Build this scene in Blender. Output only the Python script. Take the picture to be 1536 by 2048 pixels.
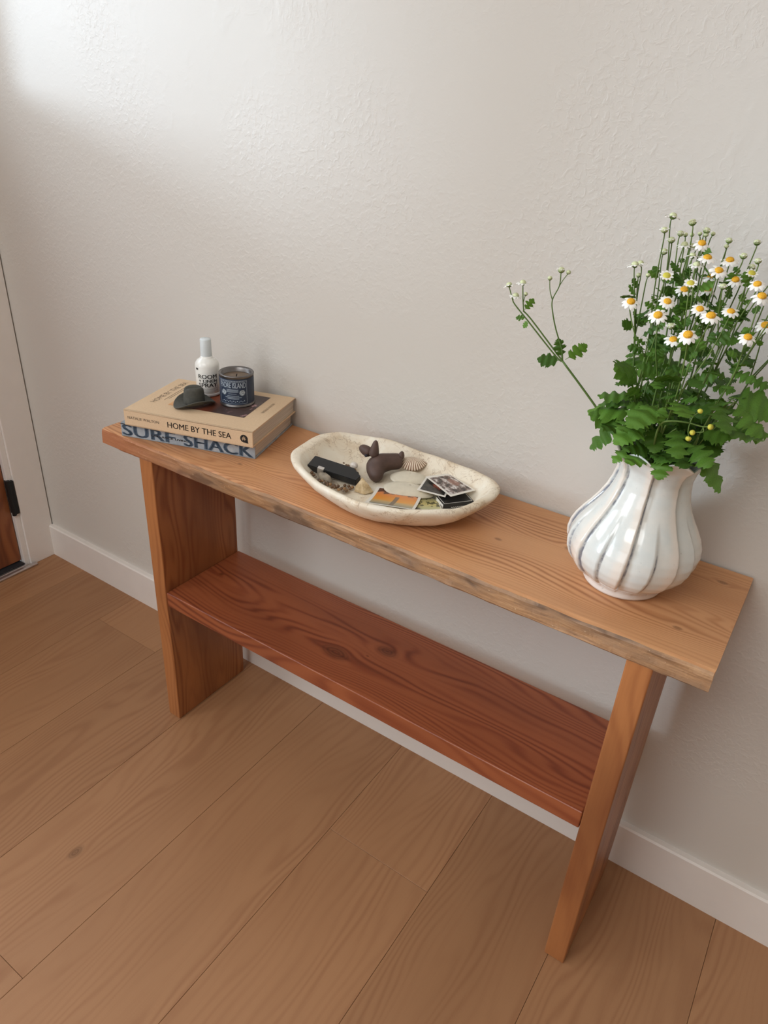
import bpy, bmesh, math, random
from mathutils import Vector, Matrix, Euler, noise
R = math.radians
random.seed(7)
scene = bpy.context.scene
for o in list(bpy.data.objects):
    bpy.data.objects.remove(o, do_unlink=True)
COL = scene.collection

# ------------------------------------------------------------------ camera
CAM_POS = (1.96709, -1.11600, 1.33658)
CAM_R = ((0.8278769, 0.5581990, 0.0550800),      # rows: right, down, forward
         (0.3116188, -0.3760629, -0.8726227),
         (-0.4663836, 0.7395881, -0.4852791))
cam_data = bpy.data.cameras.new('camera')
cam_data.sensor_fit = 'VERTICAL'
cam_data.sensor_height = 24.0
cam_data.lens = 1442.29 / 2048.0 * 24.0
cam_data.clip_start = 0.02
cam = bpy.data.objects.new('camera', cam_data)
COL.objects.link(cam)
r0, d0, f0 = [Vector(v) for v in CAM_R]
mw = Matrix(((r0.x, -d0.x, -f0.x, CAM_POS[0]), (r0.y, -d0.y, -f0.y, CAM_POS[1]),
             (r0.z, -d0.z, -f0.z, CAM_POS[2]), (0, 0, 0, 1)))
cam.matrix_world = mw
scene.camera = cam

# ------------------------------------------------------------------ world, sun, windows' daylight, added fill, exposure
world = bpy.data.worlds.new('world')
scene.world = world
world.use_nodes = True
bg = world.node_tree.nodes['Background']
bg.inputs['Color'].default_value = (0.80, 0.90, 1.0, 1)
bg.inputs['Strength'].default_value = 1.0

def add_light(name, kind, energy, color, loc, direction, **kw):
    ld = bpy.data.lights.new(name, kind)
    ld.energy = energy
    ld.color = color
    for k, v in kw.items():
        setattr(ld, k, v)
    lo = bpy.data.objects.new(name, ld)
    lo.location = loc
    lo.rotation_euler = Vector(direction).to_track_quat('-Z', 'Y').to_euler()
    COL.objects.link(lo)
    return lo
# low hazy sun reaching the wall through the door's upper pane
add_light('sun', 'SUN', 1.9, (0.70, 0.85, 1.0), (-3, -2, 2.4), (1.0, 0.76, -0.20), angle=R(12))
# daylight in the side window and in the door's pane
add_light('window_daylight', 'AREA', 36, (0.88, 0.94, 1.0), (-0.16, -2.05, 1.45), (1, 0, -0.1), shape='RECTANGLE', size=1.40, size_y=1.30)
add_light('door_pane_daylight', 'AREA', 8, (0.82, 0.91, 1.0), (-0.20, -0.57, 1.65), (1, 0, -0.1), shape='RECTANGLE', size=0.80, size_y=0.54)
# added fill light from behind the camera, set in an invented unseen window
add_light('added_far_fill', 'AREA', 12, (0.84, 0.93, 1.0), (0.9, -4.26, 1.45), (0.1, 1, 0), shape='RECTANGLE', size=1.8, size_y=1.5)
# added soft top-down fill, set in an invented unseen ceiling opening
add_light('added_overhead_fill', 'AREA', 39, (1.0, 0.98, 0.95), (1.4, -2.35, 2.60), (0, 0, -1), shape='RECTANGLE', size=1.5, size_y=1.4)

vs = scene.view_settings
vs.view_transform = 'Standard'
vs.look = 'None'
vs.exposure = -0.1
vs.gamma = 1.0
vs.use_curve_mapping = False
scene.cycles.max_bounces = 10
scene.cycles.diffuse_bounces = 6
scene.cycles.caustics_reflective = False
scene.cycles.caustics_refractive = False

# ------------------------------------------------------------------ node helpers
class NT:
    def __init__(self, name):
        self.m = bpy.data.materials.new(name)
        self.m.use_nodes = True
        self.t = self.m.node_tree
        self.b = self.t.nodes['Principled BSDF']
    def n(self, kind, **kw):
        nd = self.t.nodes.new(kind)
        for k, v in kw.items():
            setattr(nd, k, v)
        return nd
    def link(self, a, b):
        self.t.links.new(a, b)
    def put(self, sock, v):
        if isinstance(v, bpy.types.NodeSocket):
            self.link(v, sock)
        else:
            sock.default_value = v
    def math(self, op, a, b=None, c=None, clamp=False):
        nd = self.n('ShaderNodeMath', operation=op)
        nd.use_clamp = clamp
        self.put(nd.inputs[0], a)
        if b is not None: self.put(nd.inputs[1], b)
        if c is not None: self.put(nd.inputs[2], c)
        return nd.outputs[0]
    def xyz(self, x, y, z):
        nd = self.n('ShaderNodeCombineXYZ')
        for s, v in zip(nd.inputs, (x, y, z)): self.put(s, v)
        return nd.outputs[0]
    def sep(self, v):
        nd = self.n('ShaderNodeSeparateXYZ')
        self.link(v, nd.inputs[0])
        return nd.outputs
    def coord(self, kind='Object'):
        return self.n('ShaderNodeTexCoord').outputs[kind]
    def noise(self, vec, scale, detail=3, rough=0.5, dist=0.0):
        nd = self.n('ShaderNodeTexNoise')
        if vec is not None: self.link(vec, nd.inputs['Vector'])
        nd.inputs['Scale'].default_value = scale
        nd.inputs['Detail'].default_value = detail
        nd.inputs['Roughness'].default_value = rough
        nd.inputs['Distortion'].default_value = dist
        return nd.outputs['Fac']
    def ramp(self, fac, stops, interp='LINEAR'):
        nd = self.n('ShaderNodeValToRGB')
        cr = nd.color_ramp
        cr.interpolation = interp
        while len(cr.elements) < len(stops): cr.elements.new(0.5)
        for e, (p, c) in zip(cr.elements, stops):
            e.position = p
            e.color = (c[0], c[1], c[2], 1) if not isinstance(c, (int, float)) else (c, c, c, 1)
        self.put(nd.inputs[0], fac)
        return nd.outputs[0]
    def mix(self, fac, a, b, mode='MIX'):
        nd = self.n('ShaderNodeMix', data_type='RGBA', blend_type=mode)
        self.put(nd.inputs[0], fac)
        for s, v in ((nd.inputs[6], a), (nd.inputs[7], b)):
            if isinstance(v, (tuple, list)): v = (v[0], v[1], v[2], 1)
            self.put(s, v)
        return nd.outputs[2]
    def maprange(self, v, a, b, c=0.0, d=1.0, smooth=True):
        nd = self.n('ShaderNodeMapRange')
        nd.interpolation_type = 'SMOOTHSTEP' if smooth else 'LINEAR'
        self.put(nd.inputs[0], v)
        for i, q in enumerate((a, b, c, d)): self.put(nd.inputs[i + 1], q)
        return nd.outputs[0]
    def bump(self, h, strength=0.2, dist=0.002):
        nd = self.n('ShaderNodeBump')
        nd.inputs['Strength'].default_value = strength
        nd.inputs['Distance'].default_value = dist
        self.link(h, nd.inputs['Height'])
        self.link(nd.outputs[0], self.b.inputs['Normal'])
    def set(self, color=None, rough=None, metal=None, spec=None, coat=None):
        if color is not None:
            if isinstance(color, (tuple, list)): color = (color[0], color[1], color[2], 1)
            self.put(self.b.inputs['Base Color'], color)
        if rough is not None: self.put(self.b.inputs['Roughness'], rough)
        if metal is not None: self.put(self.b.inputs['Metallic'], metal)
        if spec is not None: self.put(self.b.inputs['Specular IOR Level'], spec)
        if coat is not None: self.put(self.b.inputs['Coat Weight'], coat)
        return self.m

def srgb(r, g, b):
    f = lambda c: c / 12.92 if c <= 0.04045 else ((c + 0.055) / 1.055) ** 2.4
    return (f(r / 255), f(g / 255), f(b / 255))

def plain(name, col, rough=0.5, metal=0.0, var=0.06, scale=60, bump=0.0, coat=0.0, spec=0.5):
    k = NT(name)
    nz = k.noise(k.coord(), scale, 3)
    lo = tuple(c * (1 - var) for c in col)
    hi = tuple(min(1, c * (1 + var)) for c in col)
    k.set(k.ramp(nz, [(0.3, lo), (0.7, hi)]), rough, metal, spec, coat)
    if bump: k.bump(nz, bump, 0.001)
    return k.m

def wood(name, along, light, mid, dark, K, knots=(), rough=0.45, warp=0.02, fibre=0.5, seed=0.0, ringmix=0.8, rand=False, blotch=0.25, bump=0.12, spec=0.5):
    k = NT(name)
    x, y, z = k.sep(k.coord())
    u, v, w = {'X': (x, y, z), 'Y': (y, x, z), 'Z': (z, y, x)}[along]
    off = seed
    if rand:
        rnd = k.n('ShaderNodeObjectInfo').outputs['Random']
        off = k.math('MULTIPLY', rnd, 37.0)
        u = k.math('ADD', u, off)
    v2 = k.math('MULTIPLY_ADD', w, 0.55, v)
    n1 = k.noise(k.xyz(k.math('MULTIPLY', u, 1.3), k.math('MULTIPLY', v2, 7.0), off), 1.0, 2, 0.5)
    n1b = k.noise(k.xyz(k.math('MULTIPLY', u, 4.0), k.math('MULTIPLY', v2, 25.0), off), 1.0, 2, 0.5)
    psi = k.math('MULTIPLY_ADD', k.math('SUBTRACT', n1, 0.5), warp * 6, v2)
    psi = k.math('MULTIPLY_ADD', k.math('SUBTRACT', n1b, 0.5), warp * 0.35, psi)
    core = None
    for (ku, kv, kr) in knots:
        du = k.math('MULTIPLY', k.math('SUBTRACT', u, ku), 0.6)
        dv = k.math('SUBTRACT', v, kv)
        d2 = k.math('ADD', k.math('MULTIPLY', du, du), k.math('MULTIPLY', dv, dv))
        fl = k.math('DIVIDE', kr * kr * 1.6, k.math('ADD', d2, kr * kr * 0.8))
        psi = k.math('SUBTRACT', psi, k.math('MULTIPLY', dv, fl))
        dd = k.math('SQRT', d2)
        wob = k.math('MULTIPLY_ADD', k.math('SUBTRACT', n1b, 0.5), kr * 0.8, dd)
        c1 = k.maprange(wob, kr * 0.35, kr * 1.1, 1.0, 0.0)
        ringk = k.math('MULTIPLY_ADD', k.math('SINE', k.math('MULTIPLY', wob, 6.283 * 3.5 / kr)), 0.18, 0.82)
        c1 = k.math('MULTIPLY', c1, ringk)
        core = c1 if core is None else k.math('MAXIMUM', core, c1)
    ring = k.math('MULTIPLY_ADD', k.math('SINE', k.math('MULTIPLY', psi, K)), 0.5, 0.5)
    ring = k.math('POWER', ring, 1.8)
    mask = k.noise(k.xyz(k.math('MULTIPLY', u, 1.0), k.math('MULTIPLY', v2, 14.0), off), 1.0, 2)
    mask = k.maprange(mask, 0.35, 0.65, 0.15, 1.0)
    ring = k.math('MULTIPLY', k.math('MULTIPLY', ring, mask), ringmix)
    fib = k.noise(k.xyz(k.math('MULTIPLY', u, 9.0), k.math('MULTIPLY', v2, 420.0), k.math('MULTIPLY', w, 60.0)), 1.0, 3, 0.6)
    fac = k.math('MULTIPLY_ADD', k.math('SUBTRACT', fib, 0.5), fibre, ring, clamp=True)
    col = k.ramp(fac, [(0.0, light), (0.45, mid), (1.0, dark)])
    bl = k.noise(k.xyz(k.math('MULTIPLY', u, 2.2), k.math('MULTIPLY', v2, 9.0), off), 1.0, 3)
    col = k.mix(k.math('MULTIPLY', k.maprange(bl, 0.35, 0.75), blotch), col, dark)
    if core is not None:
        col = k.mix(k.math('MULTIPLY', core, 0.75), col, tuple(c * 0.55 for c in dark))
    if rand:
        tone = k.math('MULTIPLY_ADD', rnd, 0.16, 0.92)
        col = k.mix(1.0, col, k.xyz(tone, tone, tone), 'MULTIPLY')
    k.set(col, k.math('MULTIPLY_ADD', fac, 0.12, rough), spec=spec)
    k.bump(k.math('SUBTRACT', 1.0, fac), bump, 0.0008)
    return k.m

# ------------------------------------------------------------------ mesh helpers
def link(name, me, mat=None, parent=None, loc=None, rot=None, smooth=False, kind=None):
    ob = bpy.data.objects.new(name, me)
    if mat is not None and not me.materials:
        for m_ in (mat if isinstance(mat, (list, tuple)) else [mat]): me.materials.append(m_)
    if parent is not None: ob.parent = parent
    if loc is not None: ob.location = loc
    if rot is not None: ob.rotation_euler = rot
    if smooth:
        for p in me.polygons: p.use_smooth = True
    if kind: ob['kind'] = kind
    COL.objects.link(ob)
    return ob
def thing(name, label, cat, loc=(0, 0, 0), rot=(0, 0, 0), group=None):
    o = bpy.data.objects.new(name, None)
    o.empty_display_size = 0.02
    o.location = loc
    o.rotation_euler = rot
    COL.objects.link(o)
    return tag(o, label, cat, group)
def tag(o, label, cat, group=None):
    o['label'] = label
    o['category'] = cat
    if group: o['group'] = group
    return o
def mesh_from(verts, faces, name='m'):
    me = bpy.data.meshes.new(name)
    me.from_pydata([tuple(v) for v in verts], [], faces)
    me.validate()
    me.update()
    return me
def bm_mesh(bm, name='m'):
    me = bpy.data.meshes.new(name)
    bmesh.ops.recalc_face_normals(bm, faces=bm.faces)
    bm.to_mesh(me)
    bm.free()
    return me
def add_box(bm, lo, hi, bevel=0.0, seg=2):
    lo = Vector(lo); hi = Vector(hi)
    vs_ = [bm.verts.new((x, y, z)) for z in (lo.z, hi.z) for y in (lo.y, hi.y) for x in (lo.x, hi.x)]
    fs = [(0, 2, 3, 1), (4, 5, 7, 6), (0, 1, 5, 4), (2, 6, 7, 3), (0, 4, 6, 2), (1, 3, 7, 5)]
    faces = [bm.faces.new([vs_[i] for i in f]) for f in fs]
    if bevel:
        es = list({e for f in faces for e in f.edges})
        bmesh.ops.bevel(bm, geom=es, offset=bevel, segments=seg, affect='EDGES', profile=0.5)
def box_mesh(lo, hi, bevel=0.0, seg=2):
    bm = bmesh.new()
    add_box(bm, lo, hi, bevel, seg)
    return bm_mesh(bm)
def boxes_mesh(lst, bevel=0.0):
    bm = bmesh.new()
    for lo, hi in lst: add_box(bm, lo, hi, bevel)
    return bm_mesh(bm)
def lathe(profile, seg=48, rfun=None):
    verts, faces = [], []
    n = len(profile)
    for i, (r, z) in enumerate(profile):
        for j in range(seg):
            a = 2 * math.pi * j / seg
            rr = r if rfun is None else rfun(r, z, a, i)
            verts.append((rr * math.cos(a), rr * math.sin(a), z))
    for i in range(n - 1):
        for j in range(seg):
            j2 = (j + 1) % seg
            faces.append((i * seg + j, i * seg + j2, (i + 1) * seg + j2, (i + 1) * seg + j))
    if profile[0][0] > 1e-6: faces.append(tuple(range(seg))[::-1])
    if profile[-1][0] > 1e-6: faces.append(tuple((n - 1) * seg + j for j in range(seg)))
    return mesh_from(verts, faces)
def add_tube(bm, pts, radii, sides=6):
    pts = [Vector(p) for p in pts]
    if not isinstance(radii, (list, tuple)): radii = [radii] * len(pts)
    rings = []
    prev = None
    for i, p in enumerate(pts):
        if i == 0: t = pts[1] - pts[0]
        elif i == len(pts) - 1: t = pts[-1] - pts[-2]
        else: t = pts[i + 1] - pts[i - 1]
        t.normalize()
        if prev is None:
            a = Vector((1, 0, 0)) if abs(t.x) < 0.8 else Vector((0, 1, 0))
            nrm = t.cross(a).normalized()
        else:
            nrm = (prev - t * prev.dot(t)).normalized()
        prev = nrm
        bn = t.cross(nrm)
        rings.append([bm.verts.new(p + (nrm * math.cos(2 * math.pi * k / sides) + bn * math.sin(2 * math.pi * k / sides)) * radii[i]) for k in range(sides)])
    for a, b in zip(rings, rings[1:]):
        for k in range(sides):
            bm.faces.new((a[k], a[(k + 1) % sides], b[(k + 1) % sides], b[k]))
    bm.faces.new(rings[0][::-1])
    bm.faces.new(rings[-1])
def smooth_path(pts, n=5):
    pts = [Vector(p) for p in pts]
    if len(pts) < 3: return pts
    out = []
    for i in range(len(pts) - 1):
        p0 = pts[max(i - 1, 0)]; p1 = pts[i]; p2 = pts[i + 1]; p3 = pts[min(i + 2, len(pts) - 1)]
        for k in range(n):
            t = k / n
            out.append(0.5 * ((2 * p1) + (p2 - p0) * t + (2 * p0 - 5 * p1 + 4 * p2 - p3) * t * t + (3 * p1 - p0 - 3 * p2 + p3) * t ** 3))
    out.append(pts[-1])
    return out
def text_verts(body, bold=0.0):
    cu = bpy.data.curves.new('txt', 'FONT')
    cu.body = body
    cu.size = 1.0
    cu.offset = bold
    cu.resolution_u = 3
    ob = bpy.data.objects.new('txt', cu)
    COL.objects.link(ob)
    dg = bpy.context.evaluated_depsgraph_get()
    me = bpy.data.meshes.new_from_object(ob.evaluated_get(dg))
    bpy.data.objects.remove(ob, do_unlink=True)
    vs_ = [v.co.copy() for v in me.vertices]
    fs = [tuple(p.vertices) for p in me.polygons]
    bpy.data.meshes.remove(me)
    x0 = min(v.x for v in vs_); x1 = max(v.x for v in vs_)
    y0 = min(v.y for v in vs_); y1 = max(v.y for v in vs_)
    return [((v.x - x0) / (x1 - x0), (v.y - y0) / (y1 - y0)) for v in vs_], fs
def lettering(name, body, parent, mat, fn, bold=0.0):
    """fn maps (0..1, 0..1) of the text's own box to a point; bold strokes are laid side by side."""
    uv, fs = text_verts(body)
    vs_, ff = [], []
    for dx in ((-bold, 0.0, bold) if bold else (0.0,)):
        n0 = len(vs_)
        vs_ += [fn(bold + a * (1 - 2 * bold) + dx, b) for a, b in uv]
        ff += [tuple(i + n0 for i in f) for f in fs]
    return link(name, mesh_from(vs_, ff), mat, parent)
def flat(origin, ux, uy):
    o_, a_, b_ = Vector(origin), Vector(ux), Vector(uy)
    return lambda a, b: o_ + a_ * a + b_ * b
def patch(fn, nu=1, nv=1):
    vs_ = [fn(i / nu, j / nv) for j in range(nv + 1) for i in range(nu + 1)]
    fs = [(j * (nu + 1) + i, j * (nu + 1) + i + 1, (j + 1) * (nu + 1) + i + 1, (j + 1) * (nu + 1) + i) for j in range(nv) for i in range(nu)]
    me = mesh_from(vs_, fs)
    uvl = me.uv_layers.new(name='UVMap')
    for p in me.polygons:
        for li in p.loop_indices:
            vi = me.loops[li].vertex_index
            uvl.data[li].uv = ((vi % (nu + 1)) / nu, (vi // (nu + 1)) / nv)
    return me
def structure(o):
    o['kind'] = 'structure'
    return o

# ------------------------------------------------------------------ room materials
def wall_material():
    k = NT('wall_paint')
    co = k.coord()
    big = k.noise(co, 2.3, 2, 0.5)
    peel = k.noise(co, 95, 4, 0.55, 0.6)
    lump = k.noise(co, 22, 3, 0.5, 1.2)
    fine = k.noise(co, 260, 2, 0.5)
    m = k.maprange(big, 0.40, 0.64, 0.05, 1.0)
    h = k.math('MULTIPLY', k.maprange(peel, 0.42, 0.72), m)
    h = k.math('MULTIPLY_ADD', k.maprange(lump, 0.5, 0.8), 0.5, h)
    h = k.math('MULTIPLY_ADD', fine, 0.15, h)
    tint = k.ramp(k.noise(co, 1.1, 2), [(0.3, srgb(209, 205, 197)), (0.7, srgb(212, 208, 201))])
    k.set(tint, 0.5, spec=0.35)
    k.bump(h, 0.30, 0.0018)
    return k.m
M_WALL = wall_material()
M_CEIL = plain('ceiling_paint', srgb(236, 232, 226), 0.8, var=0.02, scale=30, bump=0.1)
M_TRIM = plain('trim_paint', srgb(233, 228, 222), 0.35, var=0.015, scale=20)
M_FLOOR = wood('oak_plank', 'Y', srgb(166, 123, 87), srgb(156, 112, 78), srgb(138, 97, 66), 330, rough=0.42, warp=0.045, fibre=0.4, ringmix=0.52, rand=True, blotch=0.25, bump=0.05, spec=0.4)
M_FLOORK = wood('oak_plank_with_knot', 'Y', srgb(166, 123, 87), srgb(156, 112, 78), srgb(138, 97, 66), 330, [(-0.647, 0.989, 0.014)], rough=0.42, warp=0.045, fibre=0.4, seed=3.0, ringmix=0.52, blotch=0.25, bump=0.05, spec=0.4)
M_SUB = plain('subfloor', srgb(96, 66, 44), 0.8)
M_DOOR = wood('door_wood', 'Z', srgb(150, 92, 56), srgb(132, 76, 45), srgb(100, 54, 32), 240, rough=0.35, warp=0.05, seed=5.0)
M_BLACK = plain('black_metal', (0.012, 0.013, 0.013), 0.45, 0.3)
M_STEEL = plain('threshold_metal', (0.62, 0.58, 0.57), 0.3, 0.9)
M_RUBBER = plain('black_rubber', (0.012, 0.011, 0.013), 0.7)
M_PANE = NT('clear_pane')
_tr = M_PANE.n('ShaderNodeBsdfTransparent'); _gl = M_PANE.n('ShaderNodeBsdfGlossy'); _gl.inputs['Roughness'].default_value = 0.02
_mx = M_PANE.n('ShaderNodeMixShader'); _mx.inputs[0].default_value = 0.06
M_PANE.link(_tr.outputs[0], _mx.inputs[1]); M_PANE.link(_gl.outputs[0], _mx.inputs[2])
M_PANE.link(_mx.outputs[0], M_PANE.t.nodes['Material Output'].inputs['Surface'])
M_PANE = M_PANE.m

# ------------------------------------------------------------------ room
RX, RY, RZ = 5.2, -4.2, 2.55            # right wall, wall behind the camera, ceiling
WL = -0.018                             # face of the left wall
wall_back = structure(link('wall_back', box_mesh((-0.14, 0.0, -0.02), (RX + 0.1, 0.12, RZ)), M_WALL))
structure(link('wall_right', box_mesh((RX, RY, -0.02), (RX + 0.1, 0.0, RZ)), M_WALL))
SX0, SX1, SY0, SY1 = 0.62, 2.18, -3.10, -1.60   # ceiling opening invented for the added overhead fill
structure(link('ceiling', boxes_mesh([((-0.14, SY1, RZ), (RX + 0.1, 0.12, RZ + 0.1)), ((-0.14, RY - 0.1, RZ), (RX + 0.1, SY0, RZ + 0.1)),
                                      ((-0.14, SY0, RZ), (SX0, SY1, RZ + 0.1)), ((SX1, SY0, RZ), (RX + 0.1, SY1, RZ + 0.1))]), M_CEIL))
structure(link('added_skylight_frame', boxes_mesh([((SX0, SY0, RZ + 0.02), (SX0 + 0.03, SY1, RZ + 0.1)), ((SX1 - 0.03, SY0, RZ + 0.02), (SX1, SY1, RZ + 0.1)),
                                       ((SX0 + 0.03, SY0, RZ + 0.02), (SX1 - 0.03, SY0 + 0.03, RZ + 0.1)), ((SX0 + 0.03, SY1 - 0.03, RZ + 0.02), (SX1 - 0.03, SY1, RZ + 0.1))]), M_TRIM))  # frame of the invented skylight, out of view, round the overhead fill
DY0, DY1, DZ = -1.035, -0.112, 2.06     # door opening
WY0, WY1, WZ0, WZ1 = -2.75, -1.35, 0.80, 2.10
structure(link('wall_left', boxes_mesh([
    ((-0.138, DY1, -0.02), (WL, 0.0, RZ)), ((-0.138, DY0, DZ), (WL, DY1, RZ)), ((-0.138, WY1, -0.02), (WL, DY0, RZ)),
    ((-0.138, WY0, -0.02), (WL, WY1, WZ0)), ((-0.138, WY0, WZ1), (WL, WY1, RZ)), ((-0.138, RY, -0.02), (WL, WY0, RZ))]), M_WALL))
FX0, FX1, FZ0, FZ1 = 0.0, 1.8, 0.70, 2.20  # opening invented for the added far fill light
structure(link('wall_front', boxes_mesh([((-0.14, RY - 0.1, -0.02), (FX0, RY, RZ)), ((FX1, RY - 0.1, -0.02), (RX + 0.1, RY, RZ)),
                                         ((FX0, RY - 0.1, -0.02), (FX1, RY, FZ0)), ((FX0, RY - 0.1, FZ1), (FX1, RY, RZ))]), M_WALL))
structure(link('added_far_window_frame', boxes_mesh([((FX0, RY - 0.06, FZ0), (FX0 + 0.05, RY - 0.01, FZ1)), ((FX1 - 0.05, RY - 0.06, FZ0), (FX1, RY - 0.01, FZ1)), ((FX0 + 0.05, RY - 0.06, FZ0), (FX1 - 0.05, RY - 0.01, FZ0 + 0.05)),
                                       ((FX0 + 0.05, RY - 0.06, FZ1 - 0.05), (FX1 - 0.05, RY - 0.01, FZ1)), ((0.88, RY - 0.06, FZ0 + 0.05), (0.92, RY - 0.01, FZ1 - 0.05))]), M_TRIM))  # frame of the invented far window, out of view, before the fill light
def window_frame(name, lo, hi):
    t = bpy.data.objects.new(name, None)
    COL.objects.link(t); structure(t)
    (a0, z0), (a1, z1) = lo, hi
    w = 0.045
    am = (a0 + a1) / 2
    rects = [((a0, z0), (a0 + w, z1)), ((a1 - w, z0), (a1, z1)), ((a0, z0), (a1, z0 + w)), ((a0, z1 - w), (a1, z1)), ((am - w / 2, z0), (am + w / 2, z1))]
    bl = [((-0.11, a, b), (-0.06, c, d)) for (a, b), (c, d) in rects]
    pane = ((-0.088, a0 + w, z0 + w), (-0.084, a1 - w, z1 - w))
    link('window_frame', boxes_mesh(bl), M_TRIM, t)
    link('pane', box_mesh(*pane), M_PANE, t)
window_frame('window_1', (WY0, WZ0), (WY1, WZ1))

# floor with single planks
floor = structure(link('floor', box_mesh((-0.14, RY - 0.1, -0.06), (RX + 0.1, 0.12, -0.009)), M_SUB))
PW = 0.2425
joints = {4: [-0.847, -2.07], 6: [-0.300, -1.52, -2.74], 2: [-0.144, -1.364, -2.58], 5: [-1.12, -2.34], 3: [-0.95, -2.17], 7: [-0.93, -2.15]}
for row in range(0, 22):
    x0 = 1.124 - 5 * PW + row * PW
    x1 = x0 + PW
    js = joints.get(row)
    if js is None:
        s_ = random.uniform(0.95, 1.2)
        js = [-s_, -s_ - 1.22, -s_ - 2.44]
    cuts = [0.0] + [j for j in js if j > RY] + [RY]
    for a, b in zip(cuts, cuts[1:]):
        lo = (max(x0, WL + 0.0) + 0.0003, b + 0.0003, -0.009)
        hi = (min(x1, RX) - 0.0003, a - 0.0003, 0.0)
        if hi[0] - lo[0] < 0.02: continue
        knot = row == 4 and a > -0.5
        ob = link('plank', box_mesh(lo, hi, 0.0005, 1), M_FLOORK if knot else M_FLOOR, floor)

# baseboards
def baseboard(name, lo, hi, axis):
    bm = bmesh.new()
    t, h = 0.0149, 0.110
    prof = [(0, 0), (t, 0), (t, h - 0.004), (t - 0.003, h), (0, h)]
    rings = []
    for s in (lo, hi):
        rings.append([bm.verts.new((s, -p, z) if axis == 'x' else (RX - p, s, z)) for p, z in prof])
    n = len(prof)
    for i in range(n): bm.faces.new((rings[0][i], rings[0][(i + 1) % n], rings[1][(i + 1) % n], rings[1][i]))
    bm.faces.new(rings[0]); bm.faces.new(rings[1][::-1])
    return structure(link(name, bm_mesh(bm), M_TRIM))
baseboard('baseboard_back', 0.0, RX, 'x')
baseboard('baseboard_right', RY, -0.015, 'y')

# door casing, door, hinge, threshold
structure(link('trim_1', boxes_mesh([((WL, -0.0965, 0.0), (0.0, -0.0035, 2.15)), ((WL, DY0 - 0.075, 0.0), (0.0, DY0 + 0.015, 2.15)),
                                     ((WL, DY0 + 0.015, DZ - 0.006), (0.0, -0.0965, 2.15))], 0.0015), M_TRIM))
structure(link('trim_2', boxes_mesh([((-0.14, -0.1125, 0.0), (-0.008, -0.0966, DZ)), ((-0.14, DY0 + 0.0002, 0.0), (-0.008, DY0 + 0.0145, DZ)), ((-0.14, DY0 + 0.015, DZ - 0.02), (-0.008, -0.113, DZ - 0.006))], 0.0015), M_TRIM))
door = bpy.data.objects.new('door_1', None)
door.location = (-0.04, -0.115, 0.015)
COL.objects.link(door); structure(door)
dl = lambda x, y, z: (x + 0.04, y + 0.115, z - 0.015)
PY0, PY1, PZ0, PZ1 = -0.97, -0.17, 1.37, 1.93
link('slab', boxes_mesh([(dl(-0.066, DY0 + 0.018, 0.02), dl(-0.022, -0.1155, PZ0)), (dl(-0.066, DY0 + 0.018, PZ1), dl(-0.022, -0.1155, 2.035)),
                         (dl(-0.066, DY0 + 0.018, PZ0), dl(-0.022, PY0, PZ1)), (dl(-0.066, PY1, PZ0), dl(-0.022, -0.1155, PZ1))], 0.0008), M_DOOR, door)
link('pane', box_mesh(dl(-0.046, PY0, PZ0), dl(-0.042, PY1, PZ1)), M_PANE, door)
for hz in (0.192, 0.98, 1.76):
    bm = bmesh.new()
    add_box(bm, dl(-0.0218, -0.1145, hz), dl(0.0015, -0.0985, hz + 0.112), 0.0012)
    add_tube(bm, [dl(-0.004, -0.1135, hz - 0.003), dl(-0.004, -0.1135, hz + 0.115)], 0.0065, 10)
    link('hinge', bm_mesh(bm), M_BLACK, door)
th = bpy.data.objects.new('trim_3', None)
th.location = (-0.03, -0.57, 0.0)
COL.objects.link(th); structure(th)
tl_ = lambda x, y, z: (x + 0.03, y + 0.57, z)
link('sill', box_mesh(tl_(-0.12, DY0 + 0.016, 0.0005), tl_(0.002, -0.114, 0.010), 0.002), M_STEEL, th)
link('nosing', box_mesh(tl_(0.0025, DY0 - 0.01, 0.0005), tl_(0.016, -0.083, 0.009), 0.003), M_STEEL, th)
link('seal_strip', box_mesh(tl_(-0.034, DY0 + 0.018, 0.0102), tl_(-0.006, -0.1155, 0.0145), 0.001), M_RUBBER, th)

# ------------------------------------------------------------------ console table
H = 0.7349
TX0, TX1 = 0.740, 1.952
TYB, TYF = -0.006, -0.2798
TT = 0.0352
TB = Vector((1.345, -0.145, 0.0))
def tk(l): return [(a - TB.x, b - TB.y, r) for a, b, r in l]
M_TOP = wood('fir_tabletop', 'X', srgb(206, 152, 106), srgb(188, 132, 88), srgb(150, 96, 60), 900,
             tk([(1.888, -0.212, 0.0045), (1.691, -0.108, 0.008), (1.585, -0.155, 0.005), (1.071, -0.219, 0.005), (1.915, -0.05, 0.007)]),
             rough=0.42, warp=0.035, fibre=0.35, seed=1.0, blotch=0.35)
M_SHELF = wood('fir_shelf', 'X', srgb(156, 88, 54), srgb(136, 70, 42), srgb(98, 46, 28), 420,
               tk([(1.298, -0.203, 0.024), (1.379, -0.137, 0.019), (0.922, -0.145, 0.005), (1.355, -0.173, 0.003)]),
               rough=0.34, warp=0.05, fibre=0.3, seed=2.0, blotch=0.4)
M_LEG = wood('fir_leg', 'Z', srgb(172, 112, 66), srgb(146, 88, 50), srgb(98, 52, 30), 420, [(0.24, 0.0, 0.006)], rough=0.4, warp=0.05, fibre=0.4, seed=4.0, blotch=0.6, ringmix=0.5)
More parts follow.
